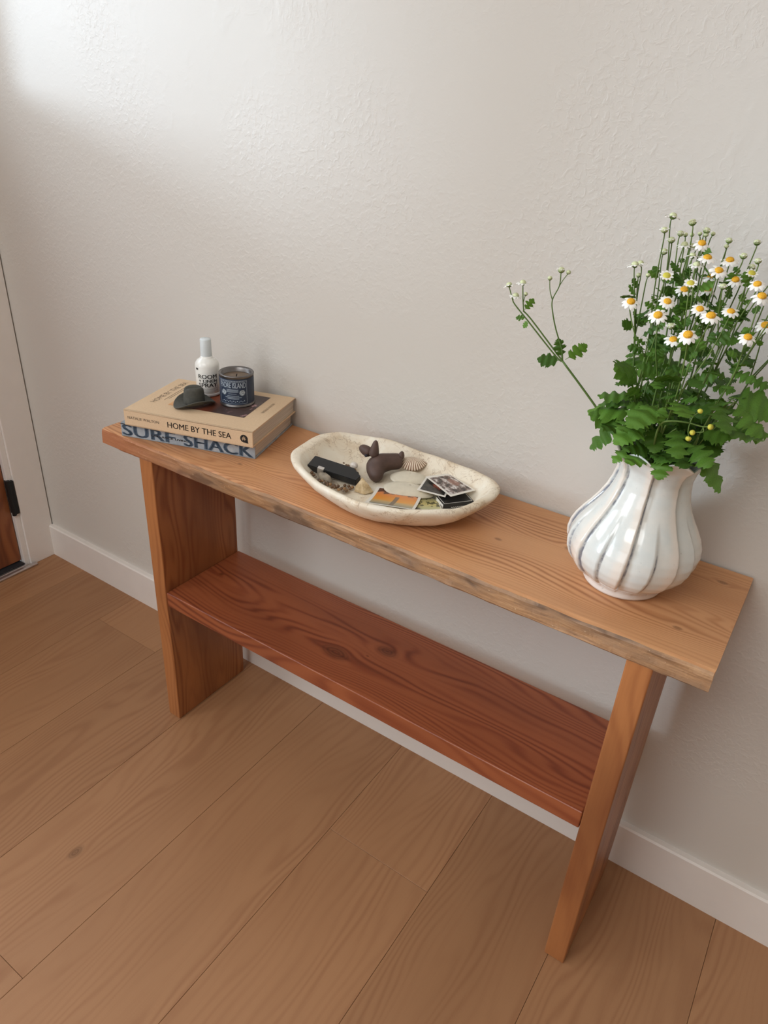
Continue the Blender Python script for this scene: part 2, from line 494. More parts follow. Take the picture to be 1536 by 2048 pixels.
def edge_material():
    k = NT('weathered_edge')
    x, y, z = k.sep(k.coord())
    st = k.noise(k.xyz(k.math('MULTIPLY', x, 14), k.math('MULTIPLY', y, 60), k.math('MULTIPLY', z, 190)), 1.0, 4, 0.65, 0.3)
    pt = k.noise(k.xyz(k.math('MULTIPLY', x, 9), k.math('MULTIPLY', y, 20), k.math('MULTIPLY', z, 25)), 1.0, 3, 0.6)
    sp = k.noise(k.coord(), 240, 2)
    c = k.ramp(st, [(0.25, srgb(104, 76, 54)), (0.5, srgb(160, 120, 84)), (0.75, srgb(190, 150, 108))])
    c = k.mix(k.maprange(pt, 0.42, 0.62), c, srgb(146, 114, 86))
    c = k.mix(k.maprange(pt, 0.56, 0.66, 0, 0.75), c, srgb(92, 68, 50))
    lf = k.maprange(x, -0.62, -0.25, 0.75, 0.0)
    c = k.mix(lf, c, srgb(168, 100, 62))
    c = k.mix(k.maprange(sp, 0.72, 0.78, 0, 0.7), c, srgb(222, 196, 160))
    k.set(c, 0.62)
    k.bump(k.math('ADD', st, sp), 0.35, 0.0015)
    return k.m
M_EDGE = edge_material()
table = thing('console_table', 'long reddish-brown solid wood console table with one low shelf against the beige wall', 'table', TB)
def wob(x, s, f, a):
    return noise.noise(Vector((x * f, s * 7.3, 0.5))) * a
def plank_mesh(x0, x1, yb, yf, z1, z0, n, rough, base):
    """board lying along x; section points run round it; front face rows may be rough"""
    verts, faces, mats = [], [], []
    r = 0.004
    sec = [(yb, z1, 0), (yf + r * 2.2, z1, 0), (yf + r * 0.7, z1 - r * 0.35, 1), (yf, z1 - r * 1.4, 1), (yf, z1 * 0.66 + z0 * 0.34, 1), (yf, z1 * 0.34 + z0 * 0.66, 1),
           (yf + r * 0.1, z0 + r, 1), (yf + r, z0, 1), (yb, z0, 0)]
    ns = len(sec)
    for i in range(n + 1):
        t = i / n
        x = x0 + (x1 - x0) * t
        for k, (y, z, e) in enumerate(sec):
            xe = x
            if e:
                y += wob(x, k, 18, rough) + wob(x, k + 20, 70, rough * 0.5)
                if k in (2, 3): z += wob(x, 3, 26, rough * 0.8); y += wob(x, 9, 9, rough * 0.35)
            if i in (0, n): xe += (0.0008 if i == 0 else -0.0008) * (1 if k in (2, 3, 7) else 0)
            verts.append((xe - base.x, y - base.y, z - base.z))
    for i in range(n):
        for k in range(ns):
            k2 = (k + 1) % ns
            faces.append((i * ns + k, i * ns + k2, (i + 1) * ns + k2, (i + 1) * ns + k))
            mats.append(1 if 2 <= k <= 6 else 0)
    faces.append(tuple(range(ns))[::-1]); mats.append(0)
    faces.append(tuple(n * ns + k for k in range(ns))); mats.append(0)
    me = mesh_from(verts, faces)
    return me, mats
me, mats = plank_mesh(TX0, TX1, TYB, TYF, H, H - TT, 200, 0.0022, TB)
bm = bmesh.new(); bm.from_mesh(me); bmesh.ops.recalc_face_normals(bm, faces=bm.faces); bm.to_mesh(me); bm.free()
top = link('tabletop', me, [M_TOP, M_EDGE], table)
for p, mi in zip(me.polygons, mats): p.material_index = mi
LYF, LYB, LT = -0.2735, -0.048, 0.0372
def bevel_board(lo, hi):
    return box_mesh(Vector(lo) - TB, Vector(hi) - TB, 0.0025, 3)
LX0, LX1 = 0.8429, 1.8437
link('leg', bevel_board((LX0, LYF, 0.0), (LX0 + LT, LYB, H - TT)), M_LEG, table)
link('leg', bevel_board((LX1, LYF, 0.0), (LX1 + LT, LYB, H - TT)), M_LEG, table)
link('shelf', bevel_board((LX0 + LT + 0.0003, -0.2725, 0.3804 - 0.0372), (LX1 - 0.0006, -0.0467, 0.3804)), M_SHELF, table)

# ------------------------------------------------------------------ books
M_PAGES = NT('page_edges')
_x, _y, _z = M_PAGES.sep(M_PAGES.coord())
_s = M_PAGES.noise(M_PAGES.xyz(M_PAGES.math('MULTIPLY', _x, 8), M_PAGES.math('MULTIPLY', _y, 8), M_PAGES.math('MULTIPLY', _z, 1500)), 1.0, 2)
M_PAGES.set(M_PAGES.ramp(_s, [(0.3, srgb(176, 164, 148)), (0.7, srgb(212, 202, 188))]), 0.8)
M_PAGES = M_PAGES.m
M_TAN = plain('tan_cloth_cover', srgb(212, 184, 150), 0.7, var=0.04, scale=300, bump=0.05)
def worn_blue():
    k = NT('pale_blue_cover')
    co = k.coord()
    n = k.noise(co, 55, 4, 0.6)
    k.set(k.ramp(n, [(0.3, srgb(140, 150, 158)), (0.55, srgb(160, 167, 172)), (0.75, srgb(176, 180, 181))]), 0.6)
    return k.m
M_BLUE = worn_blue()
def worn_ink():
    k = NT('worn_blue_ink')
    n = k.noise(k.coord(), 130, 4, 0.7)
    k.set(k.ramp(n, [(0.35, srgb(64, 82, 102)), (0.6, srgb(84, 102, 120)), (0.78, srgb(122, 136, 148))]), 0.6)
    return k.m
M_BINK = worn_ink()
M_INK = plain('dark_ink', srgb(56, 48, 42), 0.6)
M_BRINK = plain('faded_ink', srgb(122, 104, 84), 0.7)
M_KINK = plain('black_ink', srgb(20, 18, 18), 0.5)
def book(name, label, fl, z, ang, L, W, T, mat):
    t = thing(name, label, 'book', (fl[0], fl[1], z), (0, 0, R(ang)))
    bt = 0.0028
    bm = bmesh.new()
    add_box(bm, (0, 0.0, 0), (L, W, bt), 0.0007)
    add_box(bm, (0, 0.0, T - bt), (L, W, T), 0.0007)
    add_box(bm, (0, 0.0, 0.0), (L, bt, T), 0.0009)
    link('cover', bm_mesh(bm), mat, t)
    link('page_block', box_mesh((0.003, bt + 0.0002, bt + 0.0001), (L - 0.003, W - 0.004, T - bt - 0.0001)), M_PAGES, t)
    return t
BZ = H + 0.0004
B1H, B2H = 0.0288, 0.0330
b_low = book('hardcover_book', 'pale blue hardcover with big worn blue spine letters, lower of the two stacked books', (0.8015, -0.2760), BZ, 18.1, 0.2920, 0.1895, B1H, M_BLUE)
def spine(x0, x1, z0, z1, y=-0.0003):
    return flat((x0, y, z0), (x1 - x0, 0, 0), (0, 0, z1 - z0))
lettering('spine_lettering', 'SURF', b_low, M_BINK, spine(0.002, 0.122, 0.0030, 0.0262), 0.016)
lettering('spine_lettering', 'SHACK', b_low, M_BINK, spine(0.139, 0.289, 0.0022, 0.0262), 0.013)
lettering('spine_small_lettering', 'LAID-BACK LIVING', b_low, M_INK, spine(0.068, 0.150, 0.0105, 0.0140, -0.0006), 0.003)
for zz in (B1H - 0.0030, ):
    link('spine_joint', box_mesh((0.0, -0.0005, zz), (0.2920, 0.0, zz + 0.0012)), M_INK, b_low)
Z2 = BZ + B1H + 0.0006
b_top = book('hardcover_book', 'tan hardcover with a dark room photo on its front, upper of the two stacked books', (0.820, -0.2790), Z2, 17.0, 0.2780, 0.2040, B2H, M_TAN)
lettering('spine_lettering', 'HOME BY THE SEA', b_top, M_INK, spine(0.0965, 0.2335, 0.0110, 0.0230), 0.0015)
lettering('spine_small_lettering', 'NATALIE WALTON', b_top, M_INK, spine(0.0085, 0.0780, 0.0150, 0.0205), 0.0)
bm = bmesh.new()
for k_ in range(24): bm.verts.new((0.2600 + 0.0080 * math.cos(2 * math.pi * k_ / 24), -0.0003, 0.0165 + 0.0080 * math.sin(2 * math.pi * k_ / 24)))
bm.faces.new(list(bm.verts))
va = [bm.verts.new(p) for p in ((0.2605, -0.0003, 0.0087), (0.2690, -0.0003, 0.0075), (0.2675, -0.0003, 0.0145))]
bm.faces.new(va)
mk = link('publisher_mark', bm_mesh(bm), M_KINK, b_top)
bm = bmesh.new()
for a_ in range(3):
    q = [(0.2570 + a_ * 0.0022, 0.0130 + (a_ % 2) * 0.002), (0.2580 + a_ * 0.0022, 0.0130 + (a_ % 2) * 0.002), (0.2586 + a_ * 0.0020, 0.0195 + (a_ % 2) * 0.002), (0.2574 + a_ * 0.0020, 0.0195 + (a_ % 2) * 0.002)]
    bm.faces.new([bm.verts.new((x_, -0.0006, z_)) for x_, z_ in q])
bm.faces.new([bm.verts.new(p) for p in ((0.2555, -0.0006, 0.0150), (0.2645, -0.0006, 0.0158), (0.2645, -0.0006, 0.0166), (0.2555, -0.0006, 0.0158))])
link('emblem', bm_mesh(bm), M_TAN, mk)
ZT = B2H + 0.00025
lettering('cover_lettering', 'HOME BY THE SEA', b_top, M_BRINK, flat((0.0345, 0.058, ZT), (0.0, 0.130, 0), (-0.012, 0, 0)), 0.0)
link('cover_subtitle', boxes_mesh([((0.0425, 0.078, B2H), (0.0436, 0.168, ZT)), ((0.0475, 0.088, B2H), (0.0486, 0.158, ZT))]), M_BRINK, b_top)
lettering('cover_small_lettering', 'NATALIE WALTON', b_top, M_BRINK, flat((0.2560, 0.095, ZT), (0.0, 0.056, 0), (-0.006, 0, 0)), 0.0)
def cover_photo():
    k = NT('cover_photo_print')
    u, v, _ = k.sep(k.coord('UV'))
    a = k.noise(k.xyz(k.math('MULTIPLY', u, 3.0), k.math('MULTIPLY', v, 4.5), 1.3), 1.0, 2)
    b = k.noise(k.xyz(k.math('MULTIPLY', u, 9.0), k.math('MULTIPLY', v, 5.0), 4.0), 1.0, 3)
    c = k.ramp(u, [(0.0, srgb(214, 160, 108)), (0.12, srgb(206, 150, 100)), (0.2, srgb(120, 66, 44)), (0.45, srgb(130, 66, 42)), (0.6, srgb(64, 42, 38)), (1.0, srgb(84, 70, 66))])
    c = k.mix(k.maprange(a, 0.5, 0.6, 0, 0.7), c, srgb(60, 40, 38))
    c = k.mix(k.maprange(b, 0.6, 0.68, 0, 0.75), c, srgb(190, 150, 150))
    c = k.mix(k.maprange(v, 0.72, 0.80, 0, 0.55), c, srgb(80, 64, 60))
    k.set(c, 0.4)
    return k.m
link('cover_photo', patch(flat((0.0640, 0.0570, ZT), (0.1680, 0, 0), (0, 0.1240, 0)), 4, 4), cover_photo(), b_top)
BT = Z2 + B2H + 0.0004

# ------------------------------------------------------------------ spray bottle
M_BOTTLE = plain('white_bottle', srgb(240, 240, 234), 0.22, var=0.01, coat=0.2)
M_CAP = plain('pale_cap', srgb(216, 224, 226), 0.35, var=0.01)
M_GLASS = NT('clear_base')
M_GLASS.set((0.92, 0.92, 0.90), 0.08)
M_GLASS.b.inputs['Transmission Weight'].default_value = 0.35
M_GLASS = M_GLASS.m
BC = Vector((0.8770, -0.1060, BT))
bottle = thing('spray_bottle', 'white room and linen spray bottle with a pale cylindrical cap on the tan book', 'bottle', BC, (0, 0, 0))
rb = 0.0245
link('body', lathe([(0.0, 0.0), (rb - 0.003, 0.0), (rb, 0.0025), (rb, 0.062), (rb - 0.001, 0.067), (rb - 0.0045, 0.0725), (rb - 0.010, 0.0765), (0.0125, 0.0785), (0.0118, 0.0815), (0.0, 0.0815)], 56), M_BOTTLE, bottle, smooth=True)
link('cap', lathe([(0.0, 0.0805), (0.0113, 0.0805), (0.0115, 0.0815), (0.0112, 0.1150), (0.0106, 0.1164), (0.0, 0.1166)], 40), M_CAP, bottle, smooth=True)
link('base_ring', lathe([(rb + 0.0002, 0.0012), (rb + 0.0006, 0.002), (rb + 0.0006, 0.0062), (rb + 0.0002, 0.007)], 56), M_GLASS, bottle, smooth=True)
view_ang = math.atan2(CAM_POS[1] - BC.y, CAM_POS[0] - BC.x)
def cyl(rad, a0, a1, z0, z1):
    return lambda a, b: Vector((rad * math.cos(a0 + (a1 - a0) * a), rad * math.sin(a0 + (a1 - a0) * a), z0 + (z1 - z0) * b))
va0 = view_ang + R(2)
lettering('label_lettering', 'ROOM', bottle, M_KINK, cyl(rb + 0.0003, va0 - R(50), va0 + R(44), 0.0395, 0.0480), 0.008)
lettering('label_lettering', '+ LINEN', bottle, M_KINK, cyl(rb + 0.0003, va0 - R(49), va0 + R(44), 0.0315, 0.0375), 0.008)
lettering('label_lettering', 'SPRAY', bottle, M_KINK, cyl(rb + 0.0003, va0 - R(50), va0 + R(44), 0.0215, 0.0300), 0.008)
M_GREYINK = plain('grey_ink', srgb(150, 152, 152), 0.6)
def strips(rad, rows, n=10):
    vs_, fs_ = [], []
    for a0, a1, z0, z1 in rows:
        b0 = len(vs_)
        for i in range(n + 1):
            a = a0 + (a1 - a0) * i / n
            vs_ += [(rad * math.cos(a), rad * math.sin(a), z0), (rad * math.cos(a), rad * math.sin(a), z1)]
        fs_ += [(b0 + 2 * i, b0 + 2 * i + 2, b0 + 2 * i + 3, b0 + 2 * i + 1) for i in range(n)]
    return mesh_from(vs_, fs_)
link('label_fine_print', strips(rb + 0.0003, [(va0 - R(48), va0 + R(r_), z_, z_ + 0.0007) for r_, z_ in ((42, 0.0182), (30, 0.0160), (44, 0.0138), (36, 0.0116), (20, 0.0094))]), M_GREYINK, bottle)
link('label_mark', strips(rb + 0.0003, [(va0 - R(66), va0 - R(49), 0.0565, 0.0605)]), plain('label_mark_ink', srgb(70, 70, 66), 0.6, var=0.5, scale=900), bottle)

# ------------------------------------------------------------------ candle tin
CC = Vector((0.9565, -0.1030, BT))
M_TIN = plain('pewter_tin', (0.20, 0.19, 0.185), 0.38, 0.9, var=0.1)
M_NAVY = plain('navy_label', srgb(36, 50, 72), 0.5, var=0.12, scale=120)
M_CREAM = plain('label_pale_ink', srgb(170, 184, 196), 0.6, var=0.12, scale=500)
M_WAX = plain('dark_wax', srgb(120, 104, 88), 0.45, var=0.1, scale=40)
tin = thing('candle_tin', 'round metal candle tin with a navy label on the tan book', 'candle', CC)
rt = 0.0340
link('tin_body', lathe([(0.0, 0.0), (rt - 0.001, 0.0), (rt + 0.0012, 0.001), (rt + 0.0012, 0.0028), (rt, 0.0040), (rt, 0.0610), (rt + 0.0012, 0.0625), (rt + 0.0014, 0.0642),
                        (rt + 0.0002, 0.0655), (rt - 0.0014, 0.0650), (rt - 0.0024, 0.0638), (rt - 0.0036, 0.0646), (rt - 0.0046, 0.0640), (rt - 0.0048, 0.0540), (0.0, 0.0538)], 64), M_TIN, tin, smooth=True)
link('wax', lathe([(0.0, 0.0540), (0.0286, 0.0540), (0.0289, 0.0556), (0.0270, 0.0550), (0.0, 0.0548)], 40), M_WAX, tin, smooth=True)
bm = bmesh.new(); add_tube(bm, smooth_path([(0, 0, 0.0545), (0.0004, 0, 0.0575), (0.0016, 0.0004, 0.0600)], 3), 0.0009, 6)
link('wick', bm_mesh(bm), M_KINK, tin)
ca = math.atan2(CAM_POS[1] - CC.y, CAM_POS[0] - CC.x)
rl = rt + 0.0004
link('navy_label', strips(rl, [(ca - math.pi + 0.02, ca + math.pi - 0.02, 0.0062, 0.0590)], 72), M_NAVY, tin, smooth=True)
A0, A1 = ca - R(64), ca + R(34)
rows = [(A0, A1, 0.0085, 0.0090), (A0, A1, 0.0562, 0.0567), (A0, A1, 0.0533, 0.0537), (A0, A0 + R(1.0), 0.0085, 0.0567), (A1 - R(1.0), A1, 0.0085, 0.0567)]
rows += [(A0 + R(28), A1 - R(30), z_, z_ + 0.0009) for z_ in (0.0375, 0.0352, 0.0329)] + [(A0 + R(34), A1 - R(36), 0.0290, 0.0296), (A0 + R(30), A1 - R(28), 0.0245, 0.0254), (A0 + R(22), A1 - R(20), 0.0215, 0.0224), (A0 + R(30), A1 - R(28), 0.0188, 0.0197)]
rows += [(A0 + R(8 + 6 * i_), A0 + R(11 + 6 * i_), 0.0120 + 0.0016 * (i_ % 2), 0.0136 + 0.0016 * (i_ % 2)) for i_ in range(14)]
rows += [(A0 + R(6 + 5 * i_), A0 + R(9 + 5 * i_), 0.0545, 0.0555) for i_ in range(17)]
link('label_border', strips(rl + 0.0003, rows), M_CREAM, tin)
lettering('label_lettering', 'PADRE ISLAND', tin, M_CREAM, cyl(rl + 0.0004, A0 + R(4), A1 - R(4), 0.0415, 0.0525), 0.0015)
for am in (A0 + R(17), A1 - R(17)):
    vs_ = [Vector((0, 0, 0))]
    f = lambda da, dz: (( rl + 0.0005) * math.cos(am + da), (rl + 0.0005) * math.sin(am + da), 0.0315 + dz)
    vs_ = [f(0, 0)] + [f(0.0058 / rl * math.cos(2 * math.pi * i_ / 24), 0.0058 * math.sin(2 * math.pi * i_ / 24)) for i_ in range(24)]
    link('medallion', mesh_from(vs_, [(0, 1 + i_, 1 + (i_ + 1) % 24) for i_ in range(24)]), plain('medallion_print', srgb(150, 160, 168), 0.5, var=0.7, scale=420), tin)

# ------------------------------------------------------------------ toy hat
M_FELT = plain('charcoal_felt', srgb(74, 74, 68), 0.75, var=0.12, scale=200, bump=0.08)
HC = Vector((0.9080, -0.1745, BT))
hat = thing('toy_cowboy_hat', 'miniature charcoal cowboy hat with curled brim lying on the tan book', 'toy hat', HC, (0, 0, R(248)))
def hat_point(r, a, z):
    return Vector((r * math.cos(a), r * math.sin(a), z))
verts, faces = [], []
seg = 48
prof = []
# brim rings (outer to crown) then crown
for i in range(9):
    t = i / 8
    prof.append(('b', t))
for i in range(10):
    prof.append(('c', i / 9))
for kind_, t in prof:
    for j in range(seg):
        a = 2 * math.pi * j / seg
        ca_, sa_ = math.cos(a), math.sin(a)
        if kind_ == 'b':
            rx = 0.0420 + (0.0195 - 0.0420) * t
            ry = 0.0375 + (0.0165 - 0.0375) * t
            curl = (1 - t) ** 1.6
            z = 0.0055 + 0.0135 * curl * abs(sa_) ** 1.5 - 0.0045 * curl * abs(ca_) ** 2
            y = ry * sa_ * (1 - 0.10 * curl * abs(sa_))
            verts.append((rx * ca_, y, z))
        else:
            s_ = 1.0 - 0.16 * t ** 1.5
            if t > 0.75: s_ *= 1 - ((t - 0.75) / 0.25) ** 2 * 0.75
            rx, ry = 0.0195 * s_, 0.0165 * s_
            z = 0.0055 + 0.0330 * min(1, t / 0.8) ** 0.9
            x_, y_ = rx * ca_, ry * sa_
            if t > 0.5:
                dent = (t - 0.5) / 0.5
                z -= 0.0095 * dent * math.exp(-(y_ / 0.0042) ** 2) * (0.6 + 0.4 * (x_ / 0.0165 + 1) / 2)
                z += 0.0012 * dent * (x_ / 0.0165)
            if x_ > 0 and t > 0.25: y_ *= 1 - 0.30 * (x_ / 0.0165) * t
            verts.append((x_, y_, z))
n = len(prof)
for i in range(n - 1):
    for j in range(seg):
        j2 = (j + 1) % seg
        faces.append((i * seg + j, i * seg + j2, (i + 1) * seg + j2, (i + 1) * seg + j))
faces.append(tuple((n - 1) * seg + j for j in range(seg)))
me = mesh_from(verts, faces)
hb = link('hat_body', me, M_FELT, hat, smooth=True)
so = hb.modifiers.new('thickness', 'SOLIDIFY'); so.thickness = 0.0022; so.offset = 1.0
ss = hb.modifiers.new('subsurf', 'SUBSURF'); ss.levels = 1; ss.render_levels = 1
link('hat_band', lathe([(1.0, 0.0), (1.015, 0.0006), (1.015, 0.0028), (1.0, 0.0034)], 40), plain('hat_band_felt', srgb(58, 58, 54), 0.7), hat, loc=(0, 0, 0.0080)).scale = (0.0203, 0.0173, 1)

# ------------------------------------------------------------------ dough bowl
OUT = [(1.1904, -0.2113), (1.1782, -0.1843), (1.173, -0.1435), (1.1698, -0.1034), (1.192, -0.0658), (1.2286, -0.0466), (1.2763, -0.0355), (1.3258, -0.0325),
       (1.3786, -0.0350), (1.4269, -0.0383), (1.4768, -0.0451), (1.5184, -0.0568), (1.5408, -0.0754), (1.5516, -0.0952), (1.5562, -0.1216), (1.5513, -0.1504),
       (1.5418, -0.1844), (1.5241, -0.2118), (1.4764, -0.2471), (1.4334, -0.268), (1.3973, -0.2787), (1.3691, -0.2803), (1.3368, -0.278), (1.299, -0.2698), (1.2523, -0.2524), (1.2154, -0.234)]
BWC = Vector((1.368, -0.160, H + 0.0004))
def closed_resample(pts, n):
    m_ = len(pts)
    dense = []
    for i in range(m_):
        p0, p1, p2, p3 = [Vector((*pts[(i + q) % m_], 0)) for q in (-1, 0, 1, 2)]
        for k in range(8):
            t = k / 8
            dense.append(0.5 * ((2 * p1) + (p2 - p0) * t + (2 * p0 - 5 * p1 + 4 * p2 - p3) * t * t + (3 * p1 - p0 - 3 * p2 + p3) * t ** 3))
    acc = [0.0]
    for a, b in zip(dense, dense[1:] + dense[:1]): acc.append(acc[-1] + (b - a).length)
    out = []
    j = 0
    for i in range(n):
        s = acc[-1] * i / n
        while acc[j + 1] < s: j += 1
        a, b = dense[j], dense[(j + 1) % len(dense)]
        out.append(a + (b - a) * ((s - acc[j]) / max(1e-9, acc[j + 1] - acc[j])))
    return out
rim = closed_resample(OUT, 120)
def bowl_mesh():
    verts, faces = [], []
    n = len(rim)
    # (inset fraction towards centre, z, inset in metres)
    rows = [(0.46, 0.0, 0), (0.36, 0.0012, 0), (0.26, 0.007, 0), (0.15, 0.019, 0), (0.06, 0.033, 0), (0.012, 0.043, 0), (0.0, 0.0490, 0), (0.0, 0.0520, 0.0015), (0.0, 0.0535, 0.005),
            (0.0, 0.0528, 1), (0.0, 0.0505, 2), (0.05, 0.040, 2), (0.14, 0.026, 2), (0.26, 0.0165, 2), (0.40, 0.0130, 2), (0.62, 0.0122, 2), (0.85, 0.0120, 2)]
    for fr, z, ins in rows:
        for i, p in enumerate(rim):
            q = p - Vector((BWC.x, BWC.y, 0))
            tang = (rim[(i + 1) % n] - rim[i - 1]).normalized()
            nin = Vector((-tang.y, tang.x, 0))
            if nin.dot(q) > 0: nin = -nin
            left = max(0.0, (1.24 - p.x) / 0.07)
            right = max(0.0, (p.x - 1.50) / 0.06)
            wdt = 0.011 + 0.013 * min(1, left) + 0.006 * min(1, right)
            m_ = {0: 0.0, 1: wdt * 0.8, 2: wdt}.get(ins, ins)
            q = q + nin * m_
            q = q * (1 - fr)
            zz = z
            if z > 0.03: zz += (0.0030 * noise.noise(Vector((p.x * 16, p.y * 16, 1.0)))) + 0.004 * min(1, right) - 0.002 * math.sin((p.x - 1.17) * 8)
            w_ = 0.0014 * noise.noise(Vector((p.x * 45, p.y * 45, z * 60)))
            if 0.004 < z: q *= 1 + w_ / max(0.05, q.length)
            verts.append((q.x, q.y, zz))
    nr = len(rows)
    for r_ in range(nr - 1):
        for i in range(n):
            faces.append((r_ * n + i, r_ * n + (i + 1) % n, (r_ + 1) * n + (i + 1) % n, (r_ + 1) * n + i))
    faces.append(tuple(range(n))[::-1])
    faces.append(tuple((nr - 1) * n + i for i in range(n)))
    me = mesh_from(verts, faces)
    bm = bmesh.new(); bm.from_mesh(me); bmesh.ops.recalc_face_normals(bm, faces=bm.faces); bm.to_mesh(me); bm.free()
    return me
def bowl_material():
    k = NT('whitewashed_wood')
    co = k.coord()
    n1 = k.noise(co, 9, 4, 0.6, 1.5)
    n2 = k.noise(co, 26, 4, 0.6, 2.0)
    n3 = k.noise(co, 130, 3, 0.6)
    c = k.ramp(n1, [(0.35, srgb(238, 232, 216)), (0.55, srgb(230, 218, 196)), (0.72, srgb(206, 184, 154))])
    line = k.math('ABSOLUTE', k.math('SUBTRACT', n2, 0.52))
    c = k.mix(k.math('MULTIPLY', k.maprange(line, 0.0, 0.022, 0.6, 0.0), k.maprange(n1, 0.42, 0.6)), c, srgb(150, 118, 86))
    c = k.mix(k.maprange(n3, 0.64, 0.74, 0, 0.35), c, srgb(186, 160, 130))
    k.set(c, 0.55)
    k.bump(k.math('ADD', n2, n3), 0.15, 0.0015)
    return k.m
bowl = tag(link('dough_bowl', bowl_mesh(), bowl_material(), None, BWC, smooth=True), 'oval whitewashed wooden dough bowl full of keepsakes on the table top', 'bowl')
BF = BWC.z + 0.0124      # bowl's inner floor

# --- postcards and photos
def card(name, label, cat, pts, th, body_mat, print_mat, inset=0.05, sag=0.0, low=None):
    """pts: front-left, front-right, back-right, back-left corner"""
    P = [Vector(p) for p in pts]
    base = sum(P, Vector()) / 4
    P = [p - base for p in P]
    nrm = (P[1] - P[0]).cross(P[3] - P[0]).normalized()
    def fn(a, b):
        p = (P[0] * (1 - a) + P[1] * a) * (1 - b) + (P[3] * (1 - a) + P[2] * a) * b
        return p - nrm * sag * math.sin(math.pi * b)
    t = thing(name, label, cat, base)
    me = patch(fn, 6, 6)
    o = link('paper', me, body_mat, t)
    s = o.modifiers.new('thickness', 'SOLIDIFY'); s.thickness = th; s.offset = -1
    ins = inset if isinstance(inset, tuple) else (inset,) * 4      # left, right, front, back
    pm = patch(lambda a, b: fn(ins[0] + (1 - ins[0] - ins[1]) * a, ins[2] + (1 - ins[2] - ins[3]) * b) + nrm * 0.00025, 6, 6)
    link('picture', pm, print_mat, t)
    return t
M_PAPER = plain('white_card', srgb(232, 228, 218), 0.5, var=0.02)
def sunset_print():
    k = NT('sunset_print')
    u, v, _ = k.sep(k.coord('UV'))
    c = k.ramp(k.math('MULTIPLY_ADD', k.noise(k.xyz(k.math('MULTIPLY', u, 2), k.math('MULTIPLY', v, 7), 0), 1.0, 2), 0.25, k.math('SUBTRACT', v, 0.12)),
               [(0.0, srgb(150, 150, 136)), (0.22, srgb(196, 170, 120)), (0.38, srgb(232, 160, 60)), (0.62, srgb(226, 140, 52)), (0.85, srgb(214, 130, 90))])
    n = k.noise(k.xyz(k.math('MULTIPLY', u, 6), k.math('MULTIPLY', v, 9), 2), 1.0, 3)
    hill = k.maprange(k.math('ADD', v, k.math('MULTIPLY', k.math('SUBTRACT', n, 0.5), 0.5)), 0.74, 0.80, 0, 0.9)
    c = k.mix(hill, c, srgb(70, 48, 34))
    x = k.math('SUBTRACT', u, k.math('MULTIPLY_ADD', v, 0.06, 0.50))
    band = k.maprange(k.math('ABSOLUTE', x), 0.045, 0.055, 0.9, 0.0)
    c = k.mix(k.math('MULTIPLY', band, k.maprange(v, 0.62, 0.66, 1, 0)), c, srgb(118, 104, 90))
    k.set(c, 0.35)
    return k.m
def palm_print():
    k = NT('palm_beach_print')
    u, v, _ = k.sep(k.coord('UV'))
    c = k.ramp(v, [(0.0, srgb(182, 190, 170)), (0.3, srgb(196, 196, 150)), (0.6, srgb(206, 190, 120)), (1.0, srgb(110, 120, 100))])
    n = k.noise(k.xyz(k.math('MULTIPLY', u, 7), k.math('MULTIPLY', v, 7), 5), 1.0, 3)
    c = k.mix(k.math('MULTIPLY', k.maprange(k.math('ADD', u, k.math('MULTIPLY', v, 0.6)), 0.45, 0.55, 1, 0), k.maprange(v, 0.34, 0.38, 0.9, 0)), c, srgb(92, 88, 80))
    c = k.mix(k.math('MULTIPLY', k.maprange(n, 0.52, 0.56, 0, 0.9), k.maprange(v, 0.42, 0.5)), c, srgb(52, 56, 26))
    k.set(c, 0.35)
    return k.m
def speckle_print(name, a, b, c_, sc, spot):
    k = NT(name)
    u, v, _ = k.sep(k.coord('UV'))
    n = k.noise(k.xyz(k.math('MULTIPLY', u, sc), k.math('MULTIPLY', v, sc), 3), 1.0, 3, 0.6)
    col = k.ramp(n, [(0.38, a), (0.5, b), (0.62, c_)], 'CONSTANT' if False else 'LINEAR')
    du = k.math('SUBTRACT', u, spot[0]); dv = k.math('SUBTRACT', v, spot[1])
    d = k.math('SQRT', k.math('ADD', k.math('MULTIPLY', du, du), k.math('MULTIPLY', dv, dv)))
    col = k.mix(k.maprange(k.math('MULTIPLY_ADD', k.math('SUBTRACT', n, 0.5), 0.5, d), 0.12, 0.26, spot[3], 0.0), col, spot[2])
    k.set(col, 0.3)
    return k.m
card('postcard', 'palm beach postcard half hidden under the orange sunset postcard', 'postcard',
     [(1.4600, -0.2335, H + 0.0400), (1.5085, -0.2045, H + 0.0405), (1.4430, -0.1130, H + 0.0165), (1.4000, -0.1420, H + 0.0160)], 0.0004, M_PAPER, palm_print(), 0.03, 0.004)
card('postcard', 'orange sunset postcard with white border leaning on the front wall of the bowl', 'postcard',
     [(1.3865, -0.2560, H + 0.0420), (1.4640, -0.2270, H + 0.0430), (1.4227, -0.1290, H + 0.0195), (1.3467, -0.1600, H + 0.0200)], 0.0004, M_PAPER, sunset_print(), (0.07, 0.06, 0.04, 0.05), 0.003)

